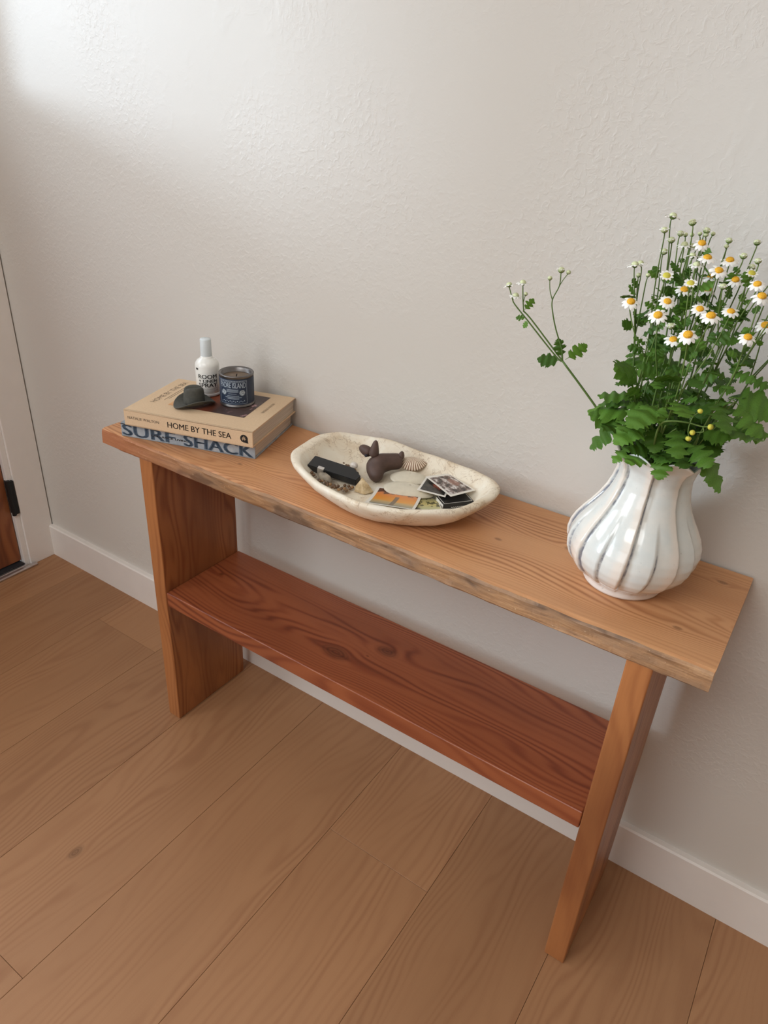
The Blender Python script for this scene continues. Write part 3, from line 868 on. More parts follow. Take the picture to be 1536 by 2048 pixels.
# --- clam shells
M_SHELL = plain('pale_shell', srgb(214, 206, 186), 0.4, var=0.08, scale=50)
def clam(label, c, rx, ry, h, rot):
    seg_, rings_ = 40, 9
    verts, faces = [], []
    for i in range(rings_ + 1):
        t = i / rings_
        for j in range(seg_):
            a = 2 * math.pi * j / seg_
            e = 1 + 0.05 * math.cos(3 * a) + (0.05 * math.cos(2 * a))
            ox = 0.25 * rx * (1 - t)
            z = h * (1 - t ** 2.2) + 0.0004 * math.sin(t * 40)
            verts.append((rx * t * e * math.cos(a) + ox * 0.3, ry * t * e * math.sin(a) + 0.3 * ry * (1 - t), z))
    for i in range(rings_):
        for j in range(seg_):
            faces.append((i * seg_ + j, i * seg_ + (j + 1) % seg_, (i + 1) * seg_ + (j + 1) % seg_, (i + 1) * seg_ + j))
    me = mesh_from(verts, faces)
    o = link('clam_shell', me, M_SHELL, None, c, rot, smooth=True)
    s = o.modifiers.new('thickness', 'SOLIDIFY'); s.thickness = 0.0012; s.offset = -1
    return tag(o, label, 'shell')
clam('flat cream clam shell overlapping the top edge of the sunset postcard', (1.4000, -0.1430, H + 0.0225), 0.0430, 0.0255, 0.0075, (R(4), R(2), R(22)))
clam('flat cream clam shell between the scallop shell and the lower clam shell', (1.3790, -0.1060, H + 0.0250), 0.0340, 0.0215, 0.0080, (R(8), R(0), R(28)))

# --- match box and instant photos
M_MATCH = plain('black_card', srgb(26, 25, 25), 0.4)
MB = Vector((1.4868, -0.1262, BF + 0.0006))
mb = thing('matchbox', 'black matchbox with white script under the instant photos', 'matchbox', MB, (0, 0, R(53)))
link('sleeve', box_mesh((-0.028, -0.012, 0.0), (0.028, 0.020, 0.0145), 0.0006), M_MATCH, mb)
link('tray_end', box_mesh((-0.0284, -0.0105, 0.0012), (-0.0281, 0.0185, 0.0132)), M_PAPER, mb)
bm = bmesh.new()
pts = [(-0.014 + 0.030 * i_ / 28, -0.0124, 0.0072 + 0.0012 * math.sin(i_ * 1.9) * (1.6 if i_ % 9 == 0 else 1)) for i_ in range(29)]
add_tube(bm, pts, 0.00035, 4)
link('script_lettering', bm_mesh(bm), M_PAPER, mb)
link('white_edging', boxes_mesh([((-0.026, -0.0100, 0.0145), (0.026, -0.0095, 0.0148)), ((0.0255, -0.0100, 0.0145), (0.026, 0.018, 0.0148)), ((-0.026, -0.0100, 0.0145), (-0.0255, 0.018, 0.0148))]), M_PAPER, mb)
pz = H + 0.0296
card('instant_photo', 'dark instant photo with white border lying under the black-and-white one', 'photo',
     [(1.4210, -0.1479, pz + 0.0040), (1.4720, -0.1382, pz + 0.0030), (1.4545, -0.0868, pz + 0.0040), (1.4054, -0.0897, pz + 0.0030)], 0.0005, M_PAPER,
     speckle_print('dark_photo_print', srgb(34, 34, 32), srgb(52, 50, 46), srgb(70, 62, 54), 6, (0.62, 0.55, srgb(190, 110, 86), 0.7)), (0.08, 0.06, 0.08, 0.05))
card('instant_photo', 'black-and-white instant photo of a crowd, topmost on the matchbox', 'photo',
     [(1.4089, -0.0999, pz + 0.0075), (1.4830, -0.1395, pz + 0.0085), (1.5026, -0.0867, pz + 0.0060), (1.4326, -0.0559, pz + 0.0050)], 0.0005, M_PAPER,
     speckle_print('crowd_photo_print', srgb(40, 36, 34), srgb(120, 100, 92), srgb(216, 210, 206), 5, (0.45, 0.7, srgb(170, 120, 104), 0.6)), (0.10, 0.07, 0.07, 0.07))

# --- scallop shell
def scallop():
    verts, faces = [], []
    nu, nv = 90, 14
    for i in range(nv + 1):
        t = i / nv
        for j in range(nu + 1):
            a = R(-74) + R(148) * j / nu
            rib = math.cos(j / nu * 2 * math.pi * 15)
            r_ = 0.030 * t * (1 - 0.10 * abs(a / R(74)) ** 2) * (1 + 0.015 * rib * t)
            dome = 0.0125 * (math.sin(math.pi * min(1, 0.12 + t * 0.80))) * math.cos(a * 0.95) ** 0.8 * 0.9
            verts.append((r_ * math.sin(a), -r_ * math.cos(a), dome + 0.0007 * rib * t))
    for i in range(nv):
        for j in range(nu):
            q = i * (nu + 1) + j
            faces.append((q, q + 1, q + nu + 2, q + nu + 1))
    return mesh_from(verts, faces)
k = NT('ribbed_shell')
_u, _v, _w = k.sep(k.coord())
_ang = k.math('ARCTAN2', _u, k.math('MULTIPLY', _v, -1.0))
_rib = k.math('COSINE', k.math('MULTIPLY_ADD', _ang, 15 * 2 * math.pi / R(148), 15 * math.pi))
k.set(k.mix(k.maprange(_rib, -0.9, 0.5), srgb(150, 112, 88), srgb(232, 216, 194)), 0.5)
sc = link('scallop_shell', scallop(), k.m, None, (1.3555, -0.0560, H + 0.0405), (R(30), R(0), R(24)), smooth=True)
s = sc.modifiers.new('thickness', 'SOLIDIFY'); s.thickness = 0.0012; s.offset = -1
tag(sc, 'ribbed fan-shaped scallop shell beside the dark brown figurine in the bowl', 'shell')

# --- stone chip
bm = bmesh.new()
for p in [(-0.012, -0.010, 0), (0.009, -0.013, 0), (0.019, 0.002, 0.001), (0.006, 0.012, 0), (-0.010, 0.009, 0), (-0.004, 0.002, 0.0245), (0.010, -0.001, 0.014), (-0.012, -0.006, 0.008), (0.004, -0.010, 0.010)]:
    bm.verts.new(p)
bmesh.ops.convex_hull(bm, input=list(bm.verts))
bmesh.ops.subdivide_edges(bm, edges=list(bm.edges), cuts=2, use_grid_fill=True)
for v in bm.verts: v.co += Vector(noise.noise_vector(v.co * 140)) * 0.0012
zmin = min(v.co.z for v in bm.verts)
for v in bm.verts: v.co.z -= zmin
k = NT('tan_stone')
n_ = k.noise(k.coord(), 120, 4, 0.6)
k.set(k.ramp(n_, [(0.3, srgb(168, 140, 100)), (0.55, srgb(206, 184, 144)), (0.75, srgb(226, 208, 176))]), 0.7)
k.bump(n_, 0.4, 0.002)
tag(link('stone_chip', bm_mesh(bm), k.m, None, (1.3300, -0.1790, BF + 0.0006), (0, 0, R(10)), smooth=False), 'angular tan stone chip leaning near the black case in the bowl', 'stone')

# --- black case with clip
cs = thing('black_case', 'slim black rectangular case lying at the left end of the bowl', 'case', (1.2640, -0.1745, H + 0.0300), (R(14), R(7), R(15)))
bm = bmesh.new()
pr = [(-0.049, -0.014), (0.046, -0.014), (0.049, 0.001), (0.030, 0.016), (-0.047, 0.016)]
lo_ = [bm.verts.new((x_, y_, -0.0065)) for x_, y_ in pr]
hi_ = [bm.verts.new((x_, y_, 0.0065)) for x_, y_ in pr]
bm.faces.new(lo_[::-1]); bm.faces.new(hi_)
for i_ in range(5): bm.faces.new((lo_[i_], lo_[(i_ + 1) % 5], hi_[(i_ + 1) % 5], hi_[i_]))
bmesh.ops.bevel(bm, geom=list(bm.edges), offset=0.0009, segments=2, affect='EDGES')
link('case_body', bm_mesh(bm), plain('black_plastic', srgb(34, 35, 36), 0.45), cs)
link('metal_clip', boxes_mesh([((-0.029, -0.0152, -0.0070), (-0.017, -0.0142, 0.0060)), ((-0.029, -0.0150, 0.0052), (-0.017, -0.0080, 0.0075))], 0.0003), plain('silver_clip', (0.72, 0.70, 0.67), 0.35, 0.8), cs)

# --- bead necklace
nk = thing('bead_necklace', 'tangled necklace of small brown and grey beads around the black case', 'necklace', (1.270, -0.165, BF))
def ball(r_, seg_=10, rings_=7, squash=1.0):
    return lathe([(max(0.0, r_ * math.sin(math.pi * i_ / rings_)) if 0 < i_ < rings_ else 0.0, -r_ * squash * math.cos(math.pi * i_ / rings_)) for i_ in range(rings_ + 1)], seg_)
bead_meshes = [ball(0.0030), ball(0.0024), ball(0.0036, squash=0.8)]
bead_mats = [plain('brown_bead', srgb(104, 78, 54), 0.35, var=0.3, scale=300), plain('grey_bead', srgb(128, 116, 104), 0.3, var=0.3, scale=300), plain('amber_bead', srgb(150, 116, 78), 0.3, var=0.2)]
for me_, m_ in zip(bead_meshes, bead_mats):
    me_.materials.append(m_)
    for p in me_.polygons: p.use_smooth = True
strands = [
    [(1.2190, -0.1170, 0.0165), (1.2330, -0.1150, 0.0135), (1.2480, -0.1180, 0.0130), (1.2680, -0.1240, 0.0140), (1.2840, -0.1340, 0.0135), (1.2960, -0.1460, 0.0135), (1.3060, -0.1560, 0.0140), (1.3130, -0.1680, 0.0135)],
    [(1.2400, -0.2120, 0.0300), (1.2560, -0.2180, 0.0270), (1.2720, -0.2230, 0.0270), (1.2900, -0.2240, 0.0250), (1.3080, -0.2210, 0.0230), (1.3160, -0.2100, 0.0180), (1.3080, -0.2010, 0.0160), (1.2920, -0.2040, 0.0170), (1.2760, -0.2080, 0.0190)],
    [(1.2560, -0.2080, 0.0210), (1.2740, -0.2140, 0.0225), (1.2860, -0.2120, 0.0205), (1.3000, -0.2110, 0.0190), (1.3120, -0.1980, 0.0160), (1.3100, -0.1860, 0.0150), (1.2980, -0.1900, 0.0150)],
]
for si, st in enumerate(strands):
    pth = smooth_path([Vector((a, b, H + c + 0.0022)) for a, b, c in st], 4)
    acc, last = 0.0, None
    for q in pth:
        if last is None or (q - last).length > 0.0047:
            mi = random.choice([0, 0, 1, 1, 2])
            link('bead', bead_meshes[mi], None, nk, q - Vector(nk.location) + Vector((random.uniform(-1, 1), random.uniform(-1, 1), random.uniform(0, 1))) * 0.0009)
            last = q
pl = lathe([(0.0, -0.0085), (0.0045, -0.0070), (0.0068, -0.002), (0.0062, 0.004), (0.0034, 0.0082), (0.0, 0.0092)], 14)
for v in pl.vertices: v.co += Vector(noise.noise_vector(v.co * 260)) * 0.0014
link('pearl_bead', pl, plain('pearl', srgb(222, 214, 204), 0.2, var=0.12, scale=120, coat=0.4), nk, Vector((1.2690, -0.1240, BF + 0.0110)) - Vector(nk.location), (R(75), 0, R(70)), smooth=True)
M_CLOTH = plain('grey_netting', srgb(118, 108, 98), 0.8, var=0.4, scale=180, bump=0.6)
pl = lathe([(0.0, -0.018), (0.0050, -0.016), (0.0085, -0.007), (0.0090, 0.004), (0.0060, 0.014), (0.0, 0.018)], 16)
for v in pl.vertices: v.co += Vector(noise.noise_vector(v.co * 150)) * 0.003
tag(link('oyster_shell', pl, plain('grey_shell', srgb(150, 140, 124), 0.55, var=0.35, scale=90, bump=0.4), None, (1.2640, -0.2040, BF + 0.0130), (R(90), R(0), R(70)), smooth=True), 'small grey oyster shell tucked under the front of the black case', 'shell')

# --- brown animal head figurine
FG = Vector((1.3120, -0.1120, BF + 0.0022))
fg = thing('animal_head_figurine', 'dark brown animal head figurine with pointed ears and a blunt snout', 'figurine', FG)
def skin_obj(name, verts, edges, radii, mat, parent, lv=2):
    me = bpy.data.meshes.new(name)
    me.from_pydata(verts, edges, [])
    o = link(name, me, mat, parent)
    sk = o.modifiers.new('skin', 'SKIN')
    sk.use_smooth_shade = True
    sv = me.skin_vertices[0].data if me.skin_vertices else None
    if sv is None:
        bm = bmesh.new(); bm.from_mesh(me); bm.verts.layers.skin.verify(); bm.to_mesh(me); bm.free()
        sv = me.skin_vertices[0].data
    for q, r_ in zip(sv, radii):
        q.radius = (r_, r_) if isinstance(r_, float) else r_
    sv[0].use_root = True
    sb = o.modifiers.new('subsurf', 'SUBSURF'); sb.levels = lv; sb.render_levels = lv
    return o
M_FIG = plain('dark_brown_resin', srgb(84, 64, 56), 0.6, var=0.16, scale=90, bump=0.2)
fv = [(-0.002, 0.000, 0.0240), (0.012, 0.013, 0.0250), (0.026, 0.026, 0.0250), (0.034, 0.034, 0.0250), (-0.010, -0.002, 0.0360), (0.002, -0.012, 0.0160), (0.016, -0.024, 0.0110), (0.024, -0.030, 0.0075)]
fe = [(0, 1), (1, 2), (2, 3), (0, 4), (0, 5), (5, 6), (6, 7)]
fr_ = [0.0205, 0.0180, 0.0165, 0.0150, 0.0150, 0.0175, 0.0150, 0.0080]
skin_obj('head', fv, fe, fr_, M_FIG, fg)
skin_obj('ear', [(-0.006, -0.004, 0.0340), (-0.005, -0.003, 0.0480), (-0.004, -0.002, 0.0610), (-0.004, -0.001, 0.0680)], [(0, 1), (1, 2), (2, 3)], [0.0120, 0.0095, 0.0062, 0.0026], M_FIG, fg)
skin_obj('ear', [(-0.012, 0.000, 0.0370), (-0.024, -0.001, 0.0410), (-0.034, -0.002, 0.0440), (-0.039, -0.003, 0.0440)], [(0, 1), (1, 2), (2, 3)], [0.0105, 0.0110, 0.0085, 0.0030], M_FIG, fg)
skin_obj('nose_tip', [(0.031, 0.030, 0.0300), (0.033, 0.031, 0.0400), (0.0335, 0.0315, 0.0460)], [(0, 1), (1, 2)], [0.0085, 0.0058, 0.0026], M_FIG, fg)
link('eye', ball(0.0030, 12, 8), plain('eye_dark', srgb(44, 40, 48), 0.8), fg, (-0.0150, -0.0145, 0.0385), smooth=True)
wsh = link('white_shell_chip', ball(0.0085, 14, 9, 0.5), plain('white_shell', srgb(238, 232, 220), 0.4), None, (1.3170, -0.0760, BF + 0.0200), (R(30), 0, R(40)), smooth=True)
tag(wsh, 'small white shell chip peeking out behind the brown figurine', 'shell')

# ------------------------------------------------------------------ vase
VC = Vector((1.7862, -0.1409, H + 0.0004))
NL = 8
def vase_mesh():
    outer = [(0.0, 0.0), (0.0545, 0.0), (0.0580, 0.0016), (0.0590, 0.0050), (0.0580, 0.0095), (0.0600, 0.0140), (0.0680, 0.0205), (0.0770, 0.0290), (0.0850, 0.0400), (0.0905, 0.0530), (0.0925, 0.0670), (0.0908, 0.0810),
             (0.0855, 0.0950), (0.0775, 0.1090), (0.0690, 0.1220), (0.0612, 0.1360), (0.0548, 0.1510), (0.0505, 0.1660), (0.0485, 0.1810), (0.0500, 0.1940), (0.0555, 0.2060), (0.0620, 0.2150), (0.0660, 0.2195)]
    inner = [(0.0655, 0.2210), (0.0635, 0.2203), (0.0535, 0.2070), (0.0470, 0.1930), (0.0450, 0.1800), (0.0475, 0.1630), (0.0560, 0.1380), (0.0700, 0.1150), (0.0820, 0.0930), (0.0870, 0.0680), (0.0820, 0.0430), (0.0680, 0.0230), (0.0500, 0.0120), (0.0, 0.0110)]
    fine = []
    for (r1, z1), (r2, z2) in zip(outer, outer[1:]):
        m_ = 1 if z2 < 0.012 else 4
        for q in range(m_): fine.append((r1 + (r2 - r1) * q / m_, z1 + (z2 - z1) * q / m_, 0))
    fine.append((*outer[-1], 0))
    prof = fine + [(r_, z_, 1) for r_, z_ in inner]
    seg_ = 240
    verts, seam = [], []
    for r_, z_, ins in prof:
        t = z_ / 0.2195
        for j in range(seg_):
            a = 2 * math.pi * j / seg_
            tw = a - R(-83) - 0.10 * math.sin(min(1, t) * 3.0)
            # broad petals, each overlapping the next; every second one dies out below the neck
            ph = (tw * NL / (2 * math.pi)) % 1.0
            ph2 = (tw * NL / (2 * math.pi) + 0.5) % 1.0
            def saw(p): return (p ** 0.75) * (1 - max(0.0, (p - 0.955) / 0.045)) if p > 0 else 0.0
            w1 = min(1, max(0, (z_ - 0.009) / 0.018)) * (1 if t < 0.9 else 1)
            w2 = min(1, max(0, (z_ - 0.009) / 0.018)) * min(1, max(0, (0.135 - z_) / 0.05))
            dr = 0.0072 * w1 * (saw(ph) - 0.5) + 0.0052 * w2 * (saw(ph2) - 0.5)
            sm = max(w1 * math.exp(-((min(ph, 1 - ph)) / 0.035) ** 2), w2 * math.exp(-((min(ph2, 1 - ph2)) / 0.035) ** 2))
            if ins: dr *= 0.6 if z_ > 0.15 else 0; sm = 0
            flare = max(0.0, (t - 0.86) / 0.14)
            zz = z_ + flare * (0.0130 * abs(math.sin(ph * math.pi)) - 0.0075)
            rr = r_ + dr * (1 - 0.3 * flare)
            if r_ < 1e-6: rr = 0
            verts.append((rr * math.cos(a) + 0.011 * max(0.0, t) ** 2, rr * math.sin(a), zz))
            crest = w1 * max(0, (ph - 0.62) / 0.38) * (0 if ph > 0.97 else 1)
            seam.append((sm, crest))
    faces = []
    n_ = len(prof)
    for i in range(n_ - 1):
        for j in range(seg_):
            j2 = (j + 1) % seg_
            faces.append((i * seg_ + j, i * seg_ + j2, (i + 1) * seg_ + j2, (i + 1) * seg_ + j))
    me = bpy.data.meshes.new('vase')
    me.from_pydata(verts, [], faces)
    at = me.color_attributes.new('glaze', 'FLOAT_COLOR', 'POINT')
    for i, (s_, c_) in enumerate(seam): at.data[i].color = (s_, c_, 0, 1)
    bm = bmesh.new(); bm.from_mesh(me)
    bmesh.ops.remove_doubles(bm, verts=bm.verts, dist=1e-6)
    bmesh.ops.recalc_face_normals(bm, faces=bm.faces)
    bm.to_mesh(me); bm.free()
    return me
def glaze_material():
    k = NT('pale_glaze')
    at = k.n('ShaderNodeAttribute'); at.attribute_name = 'glaze'
    s_, c_, _ = k.sep(at.outputs['Vector'])
    co = k.coord()
    n1 = k.noise(co, 24, 4, 0.6)
    n2 = k.noise(co, 150, 3, 0.6)
    base = k.ramp(n1, [(0.3, srgb(206, 210, 206)), (0.7, srgb(222, 220, 212))])
    x, y, z = k.sep(co)
    base = k.mix(k.maprange(k.math('MULTIPLY_ADD', k.math('SUBTRACT', n1, 0.5), 0.5, c_), 0.15, 0.7, 0, 0.8), base, srgb(230, 219, 206))
    base = k.mix(k.maprange(z, 0.035, 0.006, 0, 0.7), base, srgb(226, 212, 200))
    line = k.math('MULTIPLY', k.maprange(s_, 0.35, 0.95), k.maprange(k.math('MULTIPLY_ADD', n2, 0.5, n1), 0.62, 0.86, 0.25, 1.0))
    base = k.mix(k.math('MULTIPLY', line, 0.9), base, srgb(92, 95, 112))
    base = k.mix(k.maprange(n2, 0.67, 0.74, 0, 0.35), base, srgb(150, 142, 136))
    k.set(base, k.ramp(n2, [(0.4, 0.10), (0.75, 0.22)]), coat=0.5)
    k.b.inputs['Coat Roughness'].default_value = 0.06
    k.bump(n2, 0.05, 0.001)
    return k.m
vase = tag(link('vase', vase_mesh(), glaze_material(), None, VC, smooth=True), 'bulbous pale glazed ceramic vase with swirling ridges holding the daisies', 'vase')

# ------------------------------------------------------------------ flowers
def leaf_material(name, a, b):
    k = NT(name)
    n = k.noise(k.coord(), 35, 3)
    rnd = k.n('ShaderNodeObjectInfo').outputs['Random']
    c = k.ramp(k.math('ADD', k.math('MULTIPLY', n, 0.5), k.math('MULTIPLY', rnd, 0.5)), [(0.2, a), (0.8, b)])
    k.set(c, 0.5, spec=0.35)
    tr = k.n('ShaderNodeBsdfTranslucent')
    k.link(k.mix(0.4, c, srgb(120, 170, 40)), tr.inputs['Color'])
    mx = k.n('ShaderNodeMixShader'); mx.inputs[0].default_value = 0.28
    k.link(k.b.outputs[0], mx.inputs[1]); k.link(tr.outputs[0], mx.inputs[2])
    k.link(mx.outputs[0], k.t.nodes['Material Output'].inputs['Surface'])
    return k.m
M_LEAF = leaf_material('green_leaf', srgb(50, 82, 30), srgb(102, 144, 54))
M_STEM = leaf_material('green_stem', srgb(96, 122, 62), srgb(126, 150, 80))
M_PETAL = plain('white_petal', srgb(244, 243, 236), 0.55, var=0.02)
M_DISC = plain('yellow_disc', srgb(226, 168, 36), 0.7, var=0.25, scale=700, bump=0.6)
M_GDISC = plain('green_yellow_disc', srgb(206, 196, 74), 0.7, var=0.2, scale=700, bump=0.5)
M_BUD = plain('pale_bud', srgb(206, 212, 168), 0.65, var=0.12, scale=400, bump=0.4)
def petal_mesh():
    verts, faces = [], []
    n = 5
    for i in range(n + 1):
        t = i / n
        w = 0.0022 * (math.sin(math.pi * (0.12 + 0.80 * t)) ** 0.7)
        x = 0.0032 + 0.0078 * t
        z = 0.0006 * math.sin(t * 2.2) - 0.0022 * t * t
        for s in (-1, 0, 1): verts.append((x - (0.0006 if t == 1 and s else 0), s * w, z + (0.0003 if s == 0 else 0)))
    for i in range(n):
        for s in (0, 1):
            q = i * 3 + s
            faces.append((q, q + 1, q + 4, q + 3))
    me = mesh_from(verts, faces)
    me.materials.append(M_PETAL)
    for p in me.polygons: p.use_smooth = True
    return me
PETAL = petal_mesh()
def dome(r_, h, mat):
    me = lathe([(r_ * 0.72, -h * 0.45), (r_, -h * 0.1), (r_ * 0.96, h * 0.35), (r_ * 0.75, h * 0.75), (r_ * 0.4, h * 0.97), (0.0, h)], 14)
    me.materials.append(mat)
    for p in me.polygons: p.use_smooth = True
    return me
DISC = dome(0.0048, 0.0030, M_DISC)
DISC2 = dome(0.0050, 0.0034, M_GDISC)
BUD = dome(0.0042, 0.0040, M_BUD)
BUDY = dome(0.0034, 0.0034, M_GDISC)
BUDS = dome(0.0028, 0.0028, M_BUD)
CALYX = lathe([(0.0, -0.0034), (0.0018, -0.0030), (0.0038, -0.0012), (0.0044, 0.0004), (0.0036, 0.0004)], 12)
CALYX.materials.append(M_STEM)
CALYXS = lathe([(0.0, -0.0026), (0.0012, -0.0022), (0.0025, -0.0008), (0.0029, 0.0004), (0.0022, 0.0004)], 10)
CALYXS.materials.append(M_STEM)
def petal_ring(droop, n=11, rag=0.0):
    bm = bmesh.new()
    for i in range(n):
        if random.random() < rag: continue
        a = 2 * math.pi * i / n + random.uniform(-0.06, 0.06)
        mt = Matrix.Rotation(a, 4, 'Z') @ Matrix.Rotation(droop + random.uniform(-0.12, 0.12), 4, 'Y')
        vm = [bm.verts.new(mt @ v.co) for v in PETAL.vertices]
        for p in PETAL.polygons: bm.faces.new([vm[i_] for i_ in p.vertices])
    me = bm_mesh(bm)
    me.materials.append(M_PETAL)
    for p in me.polygons: p.use_smooth = True
    return me
RINGS = [petal_ring(0.12), petal_ring(0.3, 11, 0.12), petal_ring(0.02, 10)]
SHORT = petal_ring(-0.35, 10, 0.1)
def leaf_mesh(kind):
    random.seed(30 + kind)
    half = [(0.00, 0.012), (0.10, 0.014), (0.17, 0.018), (0.20, 0.08), (0.215, 0.18), (0.26, 0.255), (0.315, 0.285), (0.34, 0.225), (0.37, 0.245), (0.385, 0.16), (0.41, 0.085), (0.435, 0.20), (0.47, 0.33), (0.525, 0.395),
            (0.56, 0.375), (0.58, 0.305), (0.615, 0.325), (0.635, 0.22), (0.66, 0.12), (0.695, 0.21), (0.74, 0.29), (0.785, 0.285), (0.81, 0.215), (0.845, 0.225), (0.875, 0.13), (0.91, 0.15), (0.945, 0.08), (0.975, 0.065), (1.0, 0.0)]
    if kind >= 2:      # broader, shallow-lobed leaves
        half = [(x, max(y, 0.27 * math.sin(math.pi * (x - 0.16) / 0.84) ** 0.8) if 0.17 < x < 0.99 else y) for x, y in half]
    verts, faces = [], []
    tw = (0.10, -0.08, 0.15, -0.2)[kind % 4]
    cv = (0.35, 0.6, 0.15, 0.9)[kind % 4]
    jit = {s: [1 + random.uniform(-0.16, 0.16) for _ in half] for s in (1, -1)}
    for i, (x, y) in enumerate(half):
        zc = -cv * 0.5 * x * x
        verts.append((x, 0, zc))
        for s in (1, -1):
            yy = y * jit[s][i] * (0.92 + 0.08 * kind % 2)
            verts.append((x + 0.06 * y, s * yy, zc - 0.25 * yy * (1 + tw * s) + 0.04 * math.sin(x * 25) * (yy > 0.1) + 0.25 * yy * yy * s * tw * 3))
    for i in range(len(half) - 1):
        a, b = i * 3, (i + 1) * 3
        faces.append((a, b, b + 1, a + 1))
        faces.append((a, a + 2, b + 2, b))
    me = mesh_from(verts, faces)
    me.materials.append(M_LEAF)
    for p in me.polygons: p.use_smooth = True
    return me
LEAVES = [leaf_mesh(i) for i in range(4)]
random.seed(11)
camv = Vector(CAM_POS)
def orient(direction, up=(0, 0, 1), roll=0.0):
    """x axis along direction, z as close to up as it can"""
    x = Vector(direction).normalized()
    u = Vector(up)
    if abs(x.dot(u)) > 0.97: u = Vector((0.3, -1, 0.2))
    y = u.cross(x).normalized()
    z = x.cross(y)
    m = Matrix((x, y, z)).transposed()
    return (m @ Matrix.Rotation(roll, 3, 'X')).to_euler()
def add_leaf(parent, p, direction, size, roll=0.0, kind=None, up=(0, 0, 1)):
    face = Vector(up) * 0.7 + (camv - Vector(p)).normalized() * random.uniform(0.0, 0.8)
    o = link('leaf', LEAVES[random.randrange(4) if kind is None else kind], None, parent, Vector(p) - Vector(parent.location), orient(direction, face, roll * 0.7))
    o.scale = (size, size, size)
    return o
def add_head(parent, kind, p, nrm):
    """flower heads: O open, D faded with short petals, S seen from the side, B bud, b small bud"""
    loc = Vector(p) - Vector(parent.location)
    q = Vector(nrm).to_track_quat('Z', 'X').to_euler()
    fl = link('flower', {'O': DISC, 'D': DISC2, 'S': BUD, 'B': BUD, 'b': BUDS, 'Y': BUDY}[kind], None, parent, loc, q)
    sc_ = random.uniform(0.92, 1.12)
    fl.scale = (sc_, sc_, sc_)
    link('calyx', CALYXS if kind in 'bY' else CALYX, None, fl)
    if kind == 'O':
        ph = random.uniform(0, 1)
        dr = random.choice([0.05, 0.15, 0.3])
        n_ = random.choice([9, 10, 11, 12])
        for i in range(n_):
            link('petal', PETAL, None, fl, (0, 0, 0), (0, dr + random.uniform(-0.15, 0.15), ph + 2 * math.pi * i / n_ + random.uniform(-0.08, 0.08)))
    elif kind == 'D':
        link('petals', SHORT, None, fl).scale = (0.75, 0.75, 0.75)
    elif kind == 'S':
        link('petals', RINGS[2], None, fl).scale = (0.85, 0.85, 0.85)
    elif kind == 'B':
        link('petals', SHORT, None, fl).scale = (0.58, 0.58, 0.9)
    return fl
STALK = {}
def make_stem(label, group, root, mouth, node, heads, leaves, r0=0.0016, name='daisy_stem'):
    t = thing(name, label, 'flower stem', Vector(root), group=group)
    base = Vector(root)
    bm = bmesh.new()
    main = smooth_path([base, Vector(mouth), Vector(mouth).lerp(Vector(node), 0.5) + Vector((random.uniform(-1, 1), random.uniform(-1, 1), 0)) * 0.006, Vector(node)], 5)
    add_tube(bm, [p - base for p in main], [r0 * (1 - 0.35 * i / len(main)) for i in range(len(main))], 6)
    for (kind, p, nrm) in heads:
        p = Vector(p)
        end = p - Vector(nrm).normalized() * 0.0028
        st = main[random.randrange(int(len(main) * 0.70), len(main) - 1)] if random.random() < 0.6 else main[-1]
        mid = st.lerp(end, 0.55) + Vector((random.uniform(-1, 1), random.uniform(-1, 1), 0)) * 0.004 + Vector((0, 0, -0.004))
        pre = end - Vector(nrm).normalized() * 0.008
        pth = smooth_path([st, mid, pre, end], 4)
        add_tube(bm, [q - base for q in pth], [0.00095 - 0.0003 * i / len(pth) for i in range(len(pth))], 5)
    link('stem', bm_mesh(bm), M_STEM, t, smooth=True)
    for (kind, p, nrm) in heads: add_head(t, kind, p, nrm)
    for lf in leaves: add_leaf(t, *lf)
    return t, main

